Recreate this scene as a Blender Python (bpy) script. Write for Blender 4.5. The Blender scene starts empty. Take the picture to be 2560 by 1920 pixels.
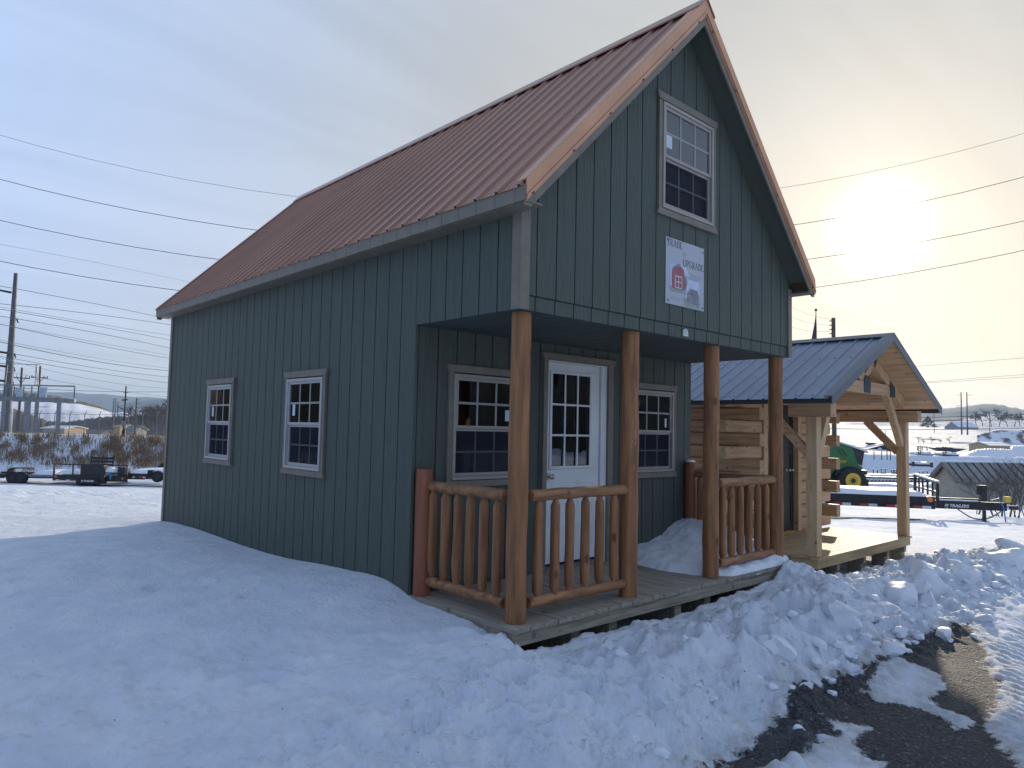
import bpy, math, random
import numpy as np
from mathutils import Vector, Matrix
R=math.radians
random.seed(7)
SC=bpy.context.scene; COL=SC.collection

# ------------------------------------------------------------ camera
CP=np.array([-3.3812,-3.59,1.3497]); FPX=1778.16
_yaw,_pit,_rol=-0.7470,0.0634,0.0217
_F=np.array([-math.sin(_yaw)*math.cos(_pit),math.cos(_yaw)*math.cos(_pit),math.sin(_pit)])
_r=np.array([math.cos(_yaw),math.sin(_yaw),0.0]); _u=np.cross(_r,_F)
_R=_r*math.cos(_rol)+_u*math.sin(_rol); _U=-_r*math.sin(_rol)+_u*math.cos(_rol)
cam=bpy.data.cameras.new('camera'); co=bpy.data.objects.new('camera',cam); COL.objects.link(co)
cam.sensor_width=36; cam.lens=36*FPX/2560; cam.clip_start=0.05; cam.clip_end=20000
mw=Matrix(((_R[0],_U[0],-_F[0],CP[0]),(_R[1],_U[1],-_F[1],CP[1]),(_R[2],_U[2],-_F[2],CP[2]),(0,0,0,1)))
co.matrix_world=mw; SC.camera=co
FH=np.array([_F[0],_F[1]])/math.hypot(_F[0],_F[1])
def ray(px,py):
    d=_F+_R*(px-1280)/FPX-_U*(py-960)/FPX; return d/np.linalg.norm(d)
def at(px,py,D):
    "world point sighted in direction (px,py) at depth D (metres ahead of the camera along the ground)"
    d=ray(px,py); return Vector(CP+d*D/(d[0]*FH[0]+d[1]*FH[1]))

# ------------------------------------------------------------ world, sun, exposure
AZ,EL=R(70.35),R(14.9)
SUN=Vector((math.sin(AZ)*math.cos(EL),math.cos(AZ)*math.cos(EL),math.sin(EL)))
SC.view_settings.view_transform='Standard'; SC.view_settings.look='None'
SC.view_settings.exposure=0.58; SC.view_settings.gamma=1
W=bpy.data.worlds.new('World'); SC.world=W; W.use_nodes=True
nt=W.node_tree; nt.nodes.clear(); N=nt.nodes.new; L=nt.links.new
def wmath(op,a,b=None,clamp=False):
    n=N('ShaderNodeMath'); n.operation=op; n.use_clamp=clamp
    for i,v in enumerate((a,b)):
        if v is None: continue
        if isinstance(v,(int,float)): n.inputs[i].default_value=v
        else: L(v,n.inputs[i])
    return n.outputs[0]
def wvec(op,a,b):
    n=N('ShaderNodeVectorMath'); n.operation=op
    for i,v in enumerate((a,b)):
        if isinstance(v,(tuple,list)): n.inputs[i].default_value=v
        else: L(v,n.inputs[i])
    return n.outputs['Value'] if op=='DOT_PRODUCT' else n.outputs[0]
def wcolscale(col,fac):
    n=N('ShaderNodeVectorMath'); n.operation='SCALE'
    if isinstance(col,tuple): n.inputs[0].default_value=col
    else: L(col,n.inputs[0])
    if isinstance(fac,(int,float)): n.inputs['Scale'].default_value=fac
    else: L(fac,n.inputs['Scale'])
    return n.outputs[0]
sky=N('ShaderNodeTexSky'); sky.sky_type='NISHITA'; sky.sun_disc=False
sky.sun_elevation=EL; sky.sun_rotation=AZ; sky.altitude=200; sky.air_density=1.0; sky.dust_density=1.4; sky.ozone_density=1.5
tc=N('ShaderNodeTexCoord'); D_=tc.outputs['Generated']
sep=N('ShaderNodeSeparateXYZ'); L(D_,sep.inputs[0])
dz=wmath('MAXIMUM',sep.outputs[2],0.0)
den=wmath('ADD',dz,0.12)
cx=wmath('DIVIDE',sep.outputs[0],den); cy=wmath('DIVIDE',sep.outputs[1],den)
cmb=N('ShaderNodeCombineXYZ'); L(cx,cmb.inputs[0]); L(cy,cmb.inputs[1])
mp=N('ShaderNodeMapping'); L(cmb.outputs[0],mp.inputs[0]); mp.inputs['Rotation'].default_value=(0,0,R(35)); mp.inputs['Scale'].default_value=(0.35,1.3,1)
cn=N('ShaderNodeTexNoise'); L(mp.outputs[0],cn.inputs['Vector']); cn.inputs['Scale'].default_value=1.1; cn.inputs['Detail'].default_value=7; cn.inputs['Roughness'].default_value=0.55; cn.inputs['Distortion'].default_value=0.6
cr=N('ShaderNodeMapRange'); L(cn.outputs['Fac'],cr.inputs['Value']); cr.inputs['From Min'].default_value=0.35; cr.inputs['From Max'].default_value=0.72
cr.inputs['To Min'].default_value=0.0; cr.inputs['To Max'].default_value=1.0
dot=wvec('DOT_PRODUCT',D_,tuple(SUN)); dotc=wmath('MAXIMUM',dot,0.0)
toward=wmath('POWER',dotc,4.0)
# thin high cloud veils the whole sky: blue-white away from the sun, neutral then cream towards it
def wmix(f,a,b_):
    o=N('ShaderNodeMix'); o.data_type='RGBA'; o.clamp_factor=True
    if isinstance(f,(int,float)): o.inputs['Factor'].default_value=f
    else: L(f,o.inputs['Factor'])
    for k,v in ((6,a),(7,b_)):
        if isinstance(v,tuple): o.inputs[k].default_value=(*v,1)
        else: L(v,o.inputs[k])
    return o.outputs[2]
horiz=wmath('POWER',wmath('SUBTRACT',1.0,dz,True),5.0)
horizl=wmath('POWER',wmath('SUBTRACT',1.0,dz,True),16.0)
tw=wmath('POWER',dotc,2.2)
veil=wmix(wmath('MULTIPLY',tw,1.35),(.40,.555,.88),(.36,.385,.41))
veil=wmix(wmath('MULTIPLY',horizl,.85),veil,(.50,.56,.60))
veil=wmix(wmath('MULTIPLY',horiz,wmath('MULTIPLY',tw,1.25)),veil,(.60,.445,.262))
streak=wmath('ADD',.90,wmath('MULTIPLY',cr.outputs[0],.22))
veil=wmix(wmath('MULTIPLY',wmath('POWER',dotc,9.0),.6),veil,(.50,.425,.295))
veil=wcolscale(veil,streak)
veil=wmix(wmath('MULTIPLY',cr.outputs[0],.30),veil,(.50,.56,.66))
skyc=wcolscale(sky.outputs[0],0.07)
mixo=wmix(.86,skyc,veil)
g1=wmath('MULTIPLY',wmath('POWER',dotc,2400.0),9.0)
g2=wmath('MULTIPLY',wmath('POWER',dotc,320.0),0.11)
g3=wmath('MULTIPLY',wmath('POWER',dotc,26.0),0.05)
gw=wmath('MULTIPLY',wmath('ADD',g2,g3),wmath('ADD',0.8,wmath('MULTIPLY',cr.outputs[0],0.4)))
gc=wvec('ADD',wcolscale((1.0,0.88,0.62),g1),wcolscale((1.0,0.72,0.36),gw))
back=N('ShaderNodeMapRange'); back.interpolation_type='SMOOTHSTEP'; L(dot,back.inputs['Value'])
for k_,v_ in zip(('From Min','From Max','To Min','To Max'),(-.55,.28,.62,1.0)): back.inputs[k_].default_value=v_
up_=N('ShaderNodeMapRange'); L(sep.outputs[2],up_.inputs['Value'])
for k_,v_ in zip(('From Min','From Max','To Min','To Max'),(.62,.95,1.0,.70)): up_.inputs[k_].default_value=v_
mixo=wcolscale(mixo,wmath('MULTIPLY',back.outputs[0],up_.outputs[0]))
tot=wvec('ADD',mixo,gc)
bg=N('ShaderNodeBackground'); L(tot,bg.inputs['Color']); bg.inputs['Strength'].default_value=1.0
wo=N('ShaderNodeOutputWorld'); L(bg.outputs[0],wo.inputs['Surface'])
sl=bpy.data.lights.new('sun','SUN'); sl.energy=3.2; sl.angle=R(0.6); sl.color=(1.0,0.86,0.66)
so=bpy.data.objects.new('sun',sl); COL.objects.link(so); so.rotation_euler=(-SUN).to_track_quat('-Z','Y').to_euler()

# ------------------------------------------------------------ mesh helpers
class MB:
    def __init__(s): s.v=[]; s.f=[]; s.m=[]; s.cur=0
    def add(s,vs,fs):
        o=len(s.v); s.v.extend([tuple(v) for v in vs]); s.f.extend([tuple(i+o for i in f) for f in fs]); s.m.extend([s.cur]*len(fs)); return s
    def box(s,a,b):
        x0,x1=sorted((a[0],b[0])); y0,y1=sorted((a[1],b[1])); z0,z1=sorted((a[2],b[2]))
        return s.add([(x0,y0,z0),(x1,y0,z0),(x1,y1,z0),(x0,y1,z0),(x0,y0,z1),(x1,y0,z1),(x1,y1,z1),(x0,y1,z1)],
          [(0,3,2,1),(4,5,6,7),(0,1,5,4),(1,2,6,5),(2,3,7,6),(3,0,4,7)])
    def beam(s,p,q,w,h,up=(0,0,1)):
        "rectangular bar from p to q, w across, h along up"
        p=Vector(p); q=Vector(q); d=(q-p).normalized(); up=Vector(up)
        side=d.cross(up)
        if side.length<1e-4: side=d.cross(Vector((1,0,0)))
        side.normalize(); u=side.cross(d).normalized()
        c=[]
        for e in (p,q):
            for a,b in ((-1,-1),(1,-1),(1,1),(-1,1)): c.append(e+side*a*w/2+u*b*h/2)
        return s.add(c,[(0,3,2,1),(4,5,6,7),(0,1,5,4),(1,2,6,5),(2,3,7,6),(3,0,4,7)])
    def tube(s,pts,rs,n=10,caps=True):
        pts=[Vector(p) for p in pts]
        if isinstance(rs,(int,float)): rs=[rs]*len(pts)
        vs=[];fs=[]
        d0=(pts[1]-pts[0]).normalized(); ref=Vector((0,0,1)) if abs(d0.z)<.9 else Vector((1,0,0))
        for i,p in enumerate(pts):
            d=(pts[min(i+1,len(pts)-1)]-pts[max(i-1,0)]).normalized()
            a=d.cross(ref).normalized(); b=d.cross(a)
            for k in range(n):
                t=2*math.pi*k/n; vs.append(p+(a*math.cos(t)+b*math.sin(t))*rs[i])
        for i in range(len(pts)-1):
            for k in range(n):
                k2=(k+1)%n; fs.append((i*n+k,i*n+k2,(i+1)*n+k2,(i+1)*n+k))
        if caps:
            fs.append(tuple(range(n-1,-1,-1))); fs.append(tuple((len(pts)-1)*n+k for k in range(n)))
        return s.add(vs,fs)
    def prism(s,poly,T,v0,v1):
        "poly in (u,z); T(u,v,z)->world; extruded v0..v1"
        n=len(poly); vs=[T(u,v0,z) for u,z in poly]+[T(u,v1,z) for u,z in poly]
        fs=[tuple(range(n)),tuple(range(2*n-1,n-1,-1))]+[(i,i+n,(i+1)%n+n,(i+1)%n) for i in range(n)]
        return s.add(vs,fs)
    def bx(s,T,u0,u1,v0,v1,z0,z1): return s.prism([(u0,z0),(u1,z0),(u1,z1),(u0,z1)],T,v0,v1)
    def build(s,name,mats,parent=None,smooth=False,bevel=0,fixn=True):
        o_=Vector((0,0,0))
        if parent is not None:
            p=parent
            while p is not None: o_+=p.location; p=p.parent
        me=bpy.data.meshes.new(name)
        me.from_pydata([Vector(v)-o_ for v in s.v],[],s.f)
        if not isinstance(mats,(list,tuple)): mats=[mats]
        for m in mats: me.materials.append(m)
        if len(mats)>1: me.polygons.foreach_set('material_index',s.m)
        if fixn:
            import bmesh
            bm=bmesh.new(); bm.from_mesh(me); bmesh.ops.recalc_face_normals(bm,faces=bm.faces); bm.to_mesh(me); bm.free()
        if smooth:
            me.polygons.foreach_set('use_smooth',[True]*len(me.polygons))
            if hasattr(me,'set_sharp_from_angle'): me.set_sharp_from_angle(angle=R(40))
        me.update()
        o=bpy.data.objects.new(name,me); COL.objects.link(o); o.parent=parent
        if bevel:
            b=o.modifiers.new('bevel','BEVEL'); b.width=bevel; b.segments=2; b.limit_method='ANGLE'; b.angle_limit=R(40)
        return o
def build_split(mb,key,name,mats,parent=None,**kw):
    "one object per key: faces joined by shared vertices are grouped by key(centre of the piece)"
    n=len(mb.v); par=list(range(n))
    def find(a):
        while par[a]!=a: par[a]=par[par[a]]; a=par[a]
        return a
    for f in mb.f:
        r=find(f[0])
        for v in f[1:]: par[find(v)]=r
    acc={}
    for i,v in enumerate(mb.v): acc.setdefault(find(i),[]).append(v)
    kk={r:key(tuple(sum(c)/len(vs) for c in zip(*vs))) for r,vs in acc.items()}
    out=[]
    for k in sorted(set(kk.values())):
        m=MB(); idx={}
        for f,mi in zip(mb.f,mb.m):
            if kk[find(f[0])]==k:
                for v in f:
                    if v not in idx: idx[v]=len(m.v); m.v.append(mb.v[v])
                m.f.append(tuple(idx[v] for v in f)); m.m.append(mi)
        out.append(m.build(name,mats,parent,**kw))
    return out
KX=lambda c:c[0]>2; KXY=lambda c:(c[0]>2,c[1]>3.5); KL=lambda c:c[0]>8.03; KLY=lambda c:(c[0]>8.03,c[1]>3)
def tag(o,label=None,cat=None,group=None,kind=None):
    if label: o['label']=label
    if cat: o['category']=cat
    if group: o['group']=group
    if kind: o['kind']=kind
    return o
def empty(name,loc,label=None,cat=None,group=None,parent=None):
    o=bpy.data.objects.new(name,None); COL.objects.link(o); o.empty_display_size=.2
    if parent is not None:
        o_=Vector((0,0,0)); p=parent
        while p is not None: o_+=p.location; p=p.parent
        o.parent=parent; o.location=Vector(loc)-o_
    else: o.location=loc
    return tag(o,label,cat,group)
def copy_tree(o,parent=None):
    c=o.copy(); COL.objects.link(c); c.parent=parent
    for ch in list(o.children): copy_tree(ch,c)
    return c

# ------------------------------------------------------------ materials
def mat(name,c,r=.7,m=0.0,var=0.0,vs=(1,1,1),vscale=4,c2=None,bump=0.0,bs=None,bscale=None,knots=0,spec=.5,detail=4,bdist=.01,lo=.35,hi=.65):
    M=bpy.data.materials.new(name); M.use_nodes=True; t=M.node_tree; n=t.nodes; l=t.links
    b=n['Principled BSDF']; b.inputs['Roughness'].default_value=r; b.inputs['Metallic'].default_value=m
    b.inputs['Base Color'].default_value=(*c,1); b.inputs['Specular IOR Level'].default_value=spec
    tcn=n.new('ShaderNodeTexCoord')
    col=None
    if var or c2:
        mpn=n.new('ShaderNodeMapping'); l.new(tcn.outputs['Object'],mpn.inputs[0]); mpn.inputs['Scale'].default_value=vs
        no=n.new('ShaderNodeTexNoise'); l.new(mpn.outputs[0],no.inputs['Vector']); no.inputs['Scale'].default_value=vscale; no.inputs['Detail'].default_value=detail
        mr=n.new('ShaderNodeMapRange'); l.new(no.outputs['Fac'],mr.inputs['Value']); mr.inputs['From Min'].default_value=lo; mr.inputs['From Max'].default_value=hi
        mi=n.new('ShaderNodeMix'); mi.data_type='RGBA'; l.new(mr.outputs[0],mi.inputs['Factor'])
        cc=c2 or tuple(x*(1-var) for x in c); c1=c if c2 else tuple(min(1,x*(1+var)) for x in c)
        mi.inputs[6].default_value=(*cc,1); mi.inputs[7].default_value=(*c1,1); col=mi.outputs[2]
        if knots:
            vo=n.new('ShaderNodeTexVoronoi'); mk=n.new('ShaderNodeMapping'); l.new(tcn.outputs['Object'],mk.inputs[0]); mk.inputs['Scale'].default_value=tuple(max(.55,min(1,x*.2)) for x in vs) if knots==1 else (1,1,1)
            l.new(mk.outputs[0],vo.inputs['Vector']); vo.inputs['Scale'].default_value=5.5
            kr=n.new('ShaderNodeMapRange'); l.new(vo.outputs['Distance'],kr.inputs['Value']); kr.inputs['From Min'].default_value=.08; kr.inputs['From Max'].default_value=.15
            m2=n.new('ShaderNodeMix'); m2.data_type='RGBA'; l.new(kr.outputs[0],m2.inputs['Factor']); m2.inputs[6].default_value=(*[x*.35 for x in c],1); l.new(col,m2.inputs[7]); col=m2.outputs[2]
            # drying checks along the grain
            mc=n.new('ShaderNodeMapping'); l.new(tcn.outputs['Object'],mc.inputs[0]); mc.inputs['Scale'].default_value=tuple(x*(1.0 if x>2 else .5) for x in vs)
            nc=n.new('ShaderNodeTexNoise'); l.new(mc.outputs[0],nc.inputs['Vector']); nc.inputs['Scale'].default_value=1.3; nc.inputs['Detail'].default_value=2
            sb=n.new('ShaderNodeMath'); sb.operation='SUBTRACT'; l.new(nc.outputs['Fac'],sb.inputs[0]); sb.inputs[1].default_value=.54
            ab=n.new('ShaderNodeMath'); ab.operation='ABSOLUTE'; l.new(sb.outputs[0],ab.inputs[0])
            cr_=n.new('ShaderNodeMapRange'); l.new(ab.outputs[0],cr_.inputs['Value']); cr_.inputs['From Min'].default_value=.002; cr_.inputs['From Max'].default_value=.010; cr_.inputs['To Min'].default_value=.45
            m3=n.new('ShaderNodeMix'); m3.data_type='RGBA'; l.new(cr_.outputs[0],m3.inputs['Factor']); m3.inputs[6].default_value=(*[x*.25 for x in c],1); l.new(col,m3.inputs[7]); col=m3.outputs[2]
        l.new(col,b.inputs['Base Color'])
    if bump:
        mp2=n.new('ShaderNodeMapping'); l.new(tcn.outputs['Object'],mp2.inputs[0]); mp2.inputs['Scale'].default_value=bs or vs
        n2=n.new('ShaderNodeTexNoise'); l.new(mp2.outputs[0],n2.inputs['Vector']); n2.inputs['Scale'].default_value=bscale or vscale; n2.inputs['Detail'].default_value=6; n2.inputs['Roughness'].default_value=.65
        bu=n.new('ShaderNodeBump'); bu.inputs['Strength'].default_value=bump; bu.inputs['Distance'].default_value=bdist; l.new(n2.outputs['Fac'],bu.inputs['Height']); l.new(bu.outputs[0],b.inputs['Normal'])
    return M
SID=(.086,.106,.089)
def siding_mat(name,k):
    M=mat(name,tuple(x*k for x in SID),.62,0,c2=tuple(x*k*.88 for x in SID),vs=(9,9,.5),vscale=5,detail=6,spec=.35)
    # embossed cedar grain: stretched and warped rings
    t=M.node_tree;n=t.nodes;l=t.links;b=n['Principled BSDF']
    tc_=n.new('ShaderNodeTexCoord'); m_=n.new('ShaderNodeMapping'); l.new(tc_.outputs['Object'],m_.inputs[0]); m_.inputs['Scale'].default_value=(9,9,.8)
    no=n.new('ShaderNodeTexNoise'); l.new(m_.outputs[0],no.inputs['Vector']); no.inputs['Scale'].default_value=1.6; no.inputs['Detail'].default_value=1.5; no.inputs['Distortion'].default_value=.4
    mu=n.new('ShaderNodeMath'); mu.operation='MULTIPLY'; l.new(no.outputs['Fac'],mu.inputs[0]); mu.inputs[1].default_value=70
    si=n.new('ShaderNodeMath'); si.operation='SINE'; l.new(mu.outputs[0],si.inputs[0])
    bu=n.new('ShaderNodeBump'); bu.inputs['Strength'].default_value=.6; bu.inputs['Distance'].default_value=.002; l.new(si.outputs[0],bu.inputs['Height']); l.new(bu.outputs[0],b.inputs['Normal'])
    return M
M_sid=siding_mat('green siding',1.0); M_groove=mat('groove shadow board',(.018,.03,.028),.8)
M_taupe=mat('taupe trim paint',(.195,.172,.135),.55,var=.10,vs=(1,1,1),vscale=9,bump=.15,bscale=60,bdist=.002)
M_vinyl=mat('clay vinyl',(.34,.315,.28),.4,var=.05,vscale=8)
M_vinylw=mat('light vinyl',(.44,.425,.42),.4,var=.05,vscale=8)
M_white=mat('white door paint',(.74,.76,.76),.38,var=.06,vscale=3,bump=.05,bscale=80,bdist=.001)
M_grey=mat('muntin white',(.31,.315,.31),.4)
M_dimg=mat('muntin dimmed as by mesh',(.062,.066,.075),.6)  # darkened copy of the muntin paint, imitates dimming by the screen
M_roof=mat('copper penny steel',(.33,.16,.10),.30,.35,var=.10,vs=(1,1,1),vscale=1.2,bump=.05,bscale=30,bdist=.002)
M_copper=mat('copper trim steel',(.62,.33,.19),.42,.3,var=.08,vscale=3,bump=.12,bscale=9,bdist=.004)
M_log=mat('stained log',(.37,.17,.066),.55,c2=(.20,.085,.036),vs=(9,9,.8),vscale=2.4,knots=1,bump=.25,bscale=9,bdist=.004,spec=.4)
M_logh=mat('stained log rail',(.39,.19,.085),.55,c2=(.20,.09,.042),vs=(1.5,6,9),vscale=2.4,knots=2,bump=.25,bscale=9,bdist=.004,spec=.4)
M_logend=mat('log end grain',(.30,.15,.08),.75,var=.25,vscale=30)
M_newel=mat('fresh stained newel',(.32,.105,.048),.5,c2=(.25,.08,.036),vs=(9,9,.8),vscale=2.4,bump=.2,bscale=9,bdist=.003)
M_deck=mat('weathered deck board',(.36,.315,.25),.8,c2=(.23,.20,.155),vs=(14,1.0,14),vscale=2.2,knots=2,bump=.35,bscale=5,bdist=.004)
M_rim=mat('weathered rim joist',(.37,.325,.24),.8,c2=(.21,.18,.13),vs=(1.0,14,14),vscale=2.0,knots=2,bump=.35,bscale=5,bdist=.004)
M_pine=mat('new pine post',(.60,.43,.26),.6,c2=(.50,.33,.18),vs=(10,10,.7),vscale=2.2,knots=2,bump=.15,bscale=6,bdist=.003)
M_pinex=mat('new pine beam',(.58,.40,.24),.6,c2=(.46,.29,.16),vs=(.7,8,10),vscale=2.2,knots=2,bump=.15,bscale=6,bdist=.003)
M_piney=mat('new pine plank',(.58,.40,.245),.6,c2=(.42,.26,.14),vs=(8,.6,9),vscale=2.0,knots=2,bump=.2,bscale=6,bdist=.004)
M_decky=mat('new treated deck',(.50,.38,.22),.65,c2=(.34,.26,.15),vs=(.6,14,10),vscale=2.0,bump=.3,bscale=5,bdist=.004,spec=.15)
M_dark=mat('dark void',(.02,.02,.022),.9)
M_inner=mat('inside osb',(.22,.16,.10),.85,var=.25,vscale=14)
M_black=mat('black paint',(.018,.019,.022),.45,var=.2,vscale=6)
M_blackm=mat('black steel',(.03,.031,.034),.5,.2,var=.25,vscale=5)
M_tyre=mat('tyre rubber',(.022,.022,.023),.85,bump=.3,bscale=40)
M_galv=mat('galvanised steel',(.20,.215,.235),.55,.2,var=.12,vscale=3)
M_steel=mat('dulled pole steel',(.10,.108,.12),.6,.1,var=.15,vscale=2)
M_wire=mat('wire',(.05,.055,.065),.6)
M_wirel=mat('pale wire',(.16,.175,.20),.6)
M_pole=mat('wood pole',(.10,.075,.06),.85,var=.3,vs=(6,6,1),vscale=3)
M_blue=mat('slate blue steel roof',(.165,.215,.30),.36,.35,var=.08,vscale=2,bump=.05,bscale=25,bdist=.002)
M_bluetrim=mat('slate blue trim',(.10,.135,.175),.4,.3,var=.08,vscale=3)
M_plate=mat('powder coated plate',(.045,.07,.085),.55,.3)
M_paper=mat('poster paper',(.46,.49,.54),.6)
M_ink=mat('ink',(.10,.11,.13),.7); M_inkl=mat('pale ink',(.36,.38,.44),.7)
M_red=mat('poster red',(.36,.13,.145),.7,var=.1,vscale=9); M_pgrey=mat('poster grey',(.22,.23,.26),.7,var=.25,vscale=20); M_psky=mat('poster sky',(.42,.55,.78),.7,c2=(.62,.68,.78),vs=(1,1,1),vscale=12); M_pgr=mat('poster ground',(.33,.38,.36),.7,var=.15,vscale=25)
M_brass=mat('satin nickel',(.55,.52,.47),.3,.9)
M_green=mat('harvester green',(.035,.17,.06),.35,var=.1,vscale=3); M_yellow=mat('harvester yellow',(.72,.50,.04),.45); M_redp=mat('red tape',(.5,.04,.04),.4); M_whitep=mat('white tape',(.8,.8,.8),.4); M_orange=mat('amber lens',(.9,.25,.05),.35)
M_hose=mat('blue hose',(.05,.25,.55),.5)
M_bark=mat('bare bark',(.105,.09,.082),.9,var=.3,vscale=4)
M_weed=mat('dead weeds',(.36,.27,.17),.9,c2=(.19,.14,.10),vscale=1.2); M_weedr=mat('rusty weeds',(.34,.19,.09),.9,var=.2,vscale=2)
M_beige=mat('beige siding',(.36,.34,.26),.75,var=.1,vs=(1,1,3),vscale=3); M_tinroof=mat('grey metal roof',(.22,.22,.215),.45,.3,var=.15,vscale=2)
M_tan=mat('tan wall',(.42,.33,.2),.8,var=.1); M_brownroof=mat('brown roof',(.20,.165,.12),.85,var=.15); M_block=mat('concrete',(.36,.35,.32),.9,var=.15,vscale=6,bump=.2)
M_woods=mat('bare woods',(.115,.10,.10),.95,c2=(.075,.068,.075),vs=(1,1,1),vscale=.02,detail=8)
M_woodsb=mat('brown woods',(.14,.115,.085),.95,c2=(.085,.07,.055),vscale=.05,detail=8)
M_conifer=mat('conifer needles',(.05,.075,.055),.9,var=.3,vscale=2)
def glassmat(name,tint,rough=.0,mixf=.25,refl=None):
    M=bpy.data.materials.new(name); M.use_nodes=True; t=M.node_tree; n=t.nodes; l=t.links; n.clear()
    o=n.new('ShaderNodeOutputMaterial'); g=n.new('ShaderNodeBsdfGlossy'); g.inputs['Roughness'].default_value=rough; g.inputs['Color'].default_value=(.9,.93,.95,1)
    tr=n.new('ShaderNodeBsdfTransparent'); tr.inputs['Color'].default_value=(*tint,1)
    fr=n.new('ShaderNodeFresnel'); fr.inputs['IOR'].default_value=2.1
    noi=n.new('ShaderNodeTexNoise'); noi.inputs['Scale'].default_value=2.2; bu=n.new('ShaderNodeBump'); bu.inputs['Strength'].default_value=.12; bu.inputs['Distance'].default_value=.01; l.new(noi.outputs['Fac'],bu.inputs['Height']); l.new(bu.outputs[0],g.inputs['Normal'])
    m=n.new('ShaderNodeMixShader'); l.new(fr.outputs[0],m.inputs[0]); l.new(tr.outputs[0],m.inputs[1]); l.new(g.outputs[0],m.inputs[2]); l.new(m.outputs[0],o.inputs[0]); return M
M_glass=glassmat('window glass',(.75,.78,.78))
def screenmat():
    M=bpy.data.materials.new('insect screen'); M.use_nodes=True; t=M.node_tree; n=t.nodes; l=t.links; n.clear()
    o=n.new('ShaderNodeOutputMaterial'); d=n.new('ShaderNodeBsdfDiffuse'); d.inputs['Color'].default_value=(.038,.042,.055,1)
    tr=n.new('ShaderNodeBsdfTransparent'); m=n.new('ShaderNodeMixShader'); m.inputs[0].default_value=.5
    l.new(tr.outputs[0],m.inputs[1]); l.new(d.outputs[0],m.inputs[2]); l.new(m.outputs[0],o.inputs[0]); return M
M_screen=screenmat()

# ------------------------------------------------------------ noise and terrain
def _h(ix,iy,s):
    n=(ix.astype(np.int64)*374761393+iy.astype(np.int64)*668265263+s*1274126177)&0xffffffff
    n=((n^(n>>13))*1274126177)&0xffffffff
    return ((n^(n>>16))&0xffff)/65535.0
def perlin(x,y,s=0):
    x=np.asarray(x,float);y=np.asarray(y,float)
    ix=np.floor(x);iy=np.floor(y);fx=x-ix;fy=y-iy
    u=fx*fx*fx*(fx*(fx*6-15)+10);v=fy*fy*fy*(fy*(fy*6-15)+10)
    def g(a,b):
        t=_h(ix+a,iy+b,s)*2*np.pi; return np.cos(t)*(fx-a)+np.sin(t)*(fy-b)
    return ((g(0,0)*(1-u)+g(1,0)*u)*(1-v)+(g(0,1)*(1-u)+g(1,1)*u)*v)*1.5
def fbm(x,y,o=4,s=0,g=.5):
    t=0;a=1
    for i in range(o): t=t+a*perlin(x*2**i+17.3*i,y*2**i-9.1*i,s+i); a*=g
    return t
def sm(a,b,x):
    t=np.clip((np.asarray(x,float)-a)/(b-a),0,1); return t*t*(3-2*t)
NEAR=np.array([(-.1,7.33,-.06),(-.1,6.0,-.03),(-.1,4.8,-.043),(-.1,3.5,-.03),(-.1,2.77,.015),(-.1,2.11,.05),(-.1,1.65,.07),(-.1,1.35,.035),(-.12,1.15,-.03),
(-.1,.9,-.03),(-.1,.5,-.04),(-.1,.1,-.075),(-.05,-.15,-.11),(-1,1,-.10),(-1,3,-.02),(-1,5,-.01),(-1,7,-.07),(-3,7,-.10),(-5,6,-.1),(-3,3,-.10),(-5,3,-.15),(-3,1,-.15),(-1,-.5,-.15),(-3,-1,-.2),(-1.5,-2,-.25),(-3.4,-3.6,-.3),(0,-.6,-.13),(-7,0,-.2),(-8,8,-.2),(0,10,-.2),(-5,12,-.3),(4,12,-.25),(-12,8,-.4),(-12,-4,-.3),
(.3,-.12,-.13),(1,-.12,-.11),(1.6,-.12,-.145),(2.3,-.12,-.135),(2.8,-.12,-.11),(3.4,-.13,-.08),(3.75,-.13,0.0),(4.0,-.1,.06),(4.25,-.15,-.12),(4.7,-.15,-.28),(4.3,.5,-.05),(4.3,1.2,.0),(5,1.5,-.2),
(.2,-1.0,-.16),(1,-1.0,-.13),(2,-.95,-.10),(3,-.9,-.10),(4.7,-.75,-.18),(6.7,-.8,-.12),(8.5,-.95,-.06),(11,-1.1,0.0),(14,-1.3,0),
(5.5,-.2,-.38),(6.2,.3,-.50),(7.5,.1,-.5),(9,.3,-.54),(10.2,.7,-.58),(11,0,-.55),(13,1.5,-.7),
(.3,-1.65,-.4),(1.5,-1.65,-.4),(3,-1.6,-.4),(4,-1.6,-.41),(1,-2.3,-.4),(0,-3,-.38),(-1,-3,-.33),(3,-3,-.42),(6,-2,-.43),(9,-1.8,-.44),(12,-2.2,-.48),(6,-4,-.45),(15,-3,-.55),
(.5,-1.42,-.36),(2,-1.36,-.36),(3.2,-1.32,-.36),(4.6,-1.35,-.37),(7,-1.4,-.39),
(8,3,-.66),(8,5,-.7),(12,5,-.78),(5,3,-.12),(5.2,6,-.2),(16,3,-.8),(5,-10,-.5),(-6,-9,-.4),(16,-10,-.8),(18,9,-1.0),(11,10,-.7)],float)
def _tps(r2): return np.where(r2>1e-12,r2*np.log(r2+1e-12),0)
_n=len(NEAR); _K=_tps(((NEAR[:,None,:2]-NEAR[None,:,:2])**2).sum(-1))+np.eye(_n)*.03
_P=np.hstack([np.ones((_n,1)),NEAR[:,:2]]); _A=np.block([[_K,_P],[_P.T,np.zeros((3,3))]]); _c=np.linalg.solve(_A,np.concatenate([NEAR[:,2],np.zeros(3)]))
LP=np.array([(0,-.2),(11,-.28),(15,-.5),(20,-.85),(30,-1.75),(45,-2.75),(53,-2.85),(60,-.12),(66,.0),(80,-.3),(100,-1.2),(130,-5),(300,-14),(900,-20),(20000,-60)])
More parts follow.
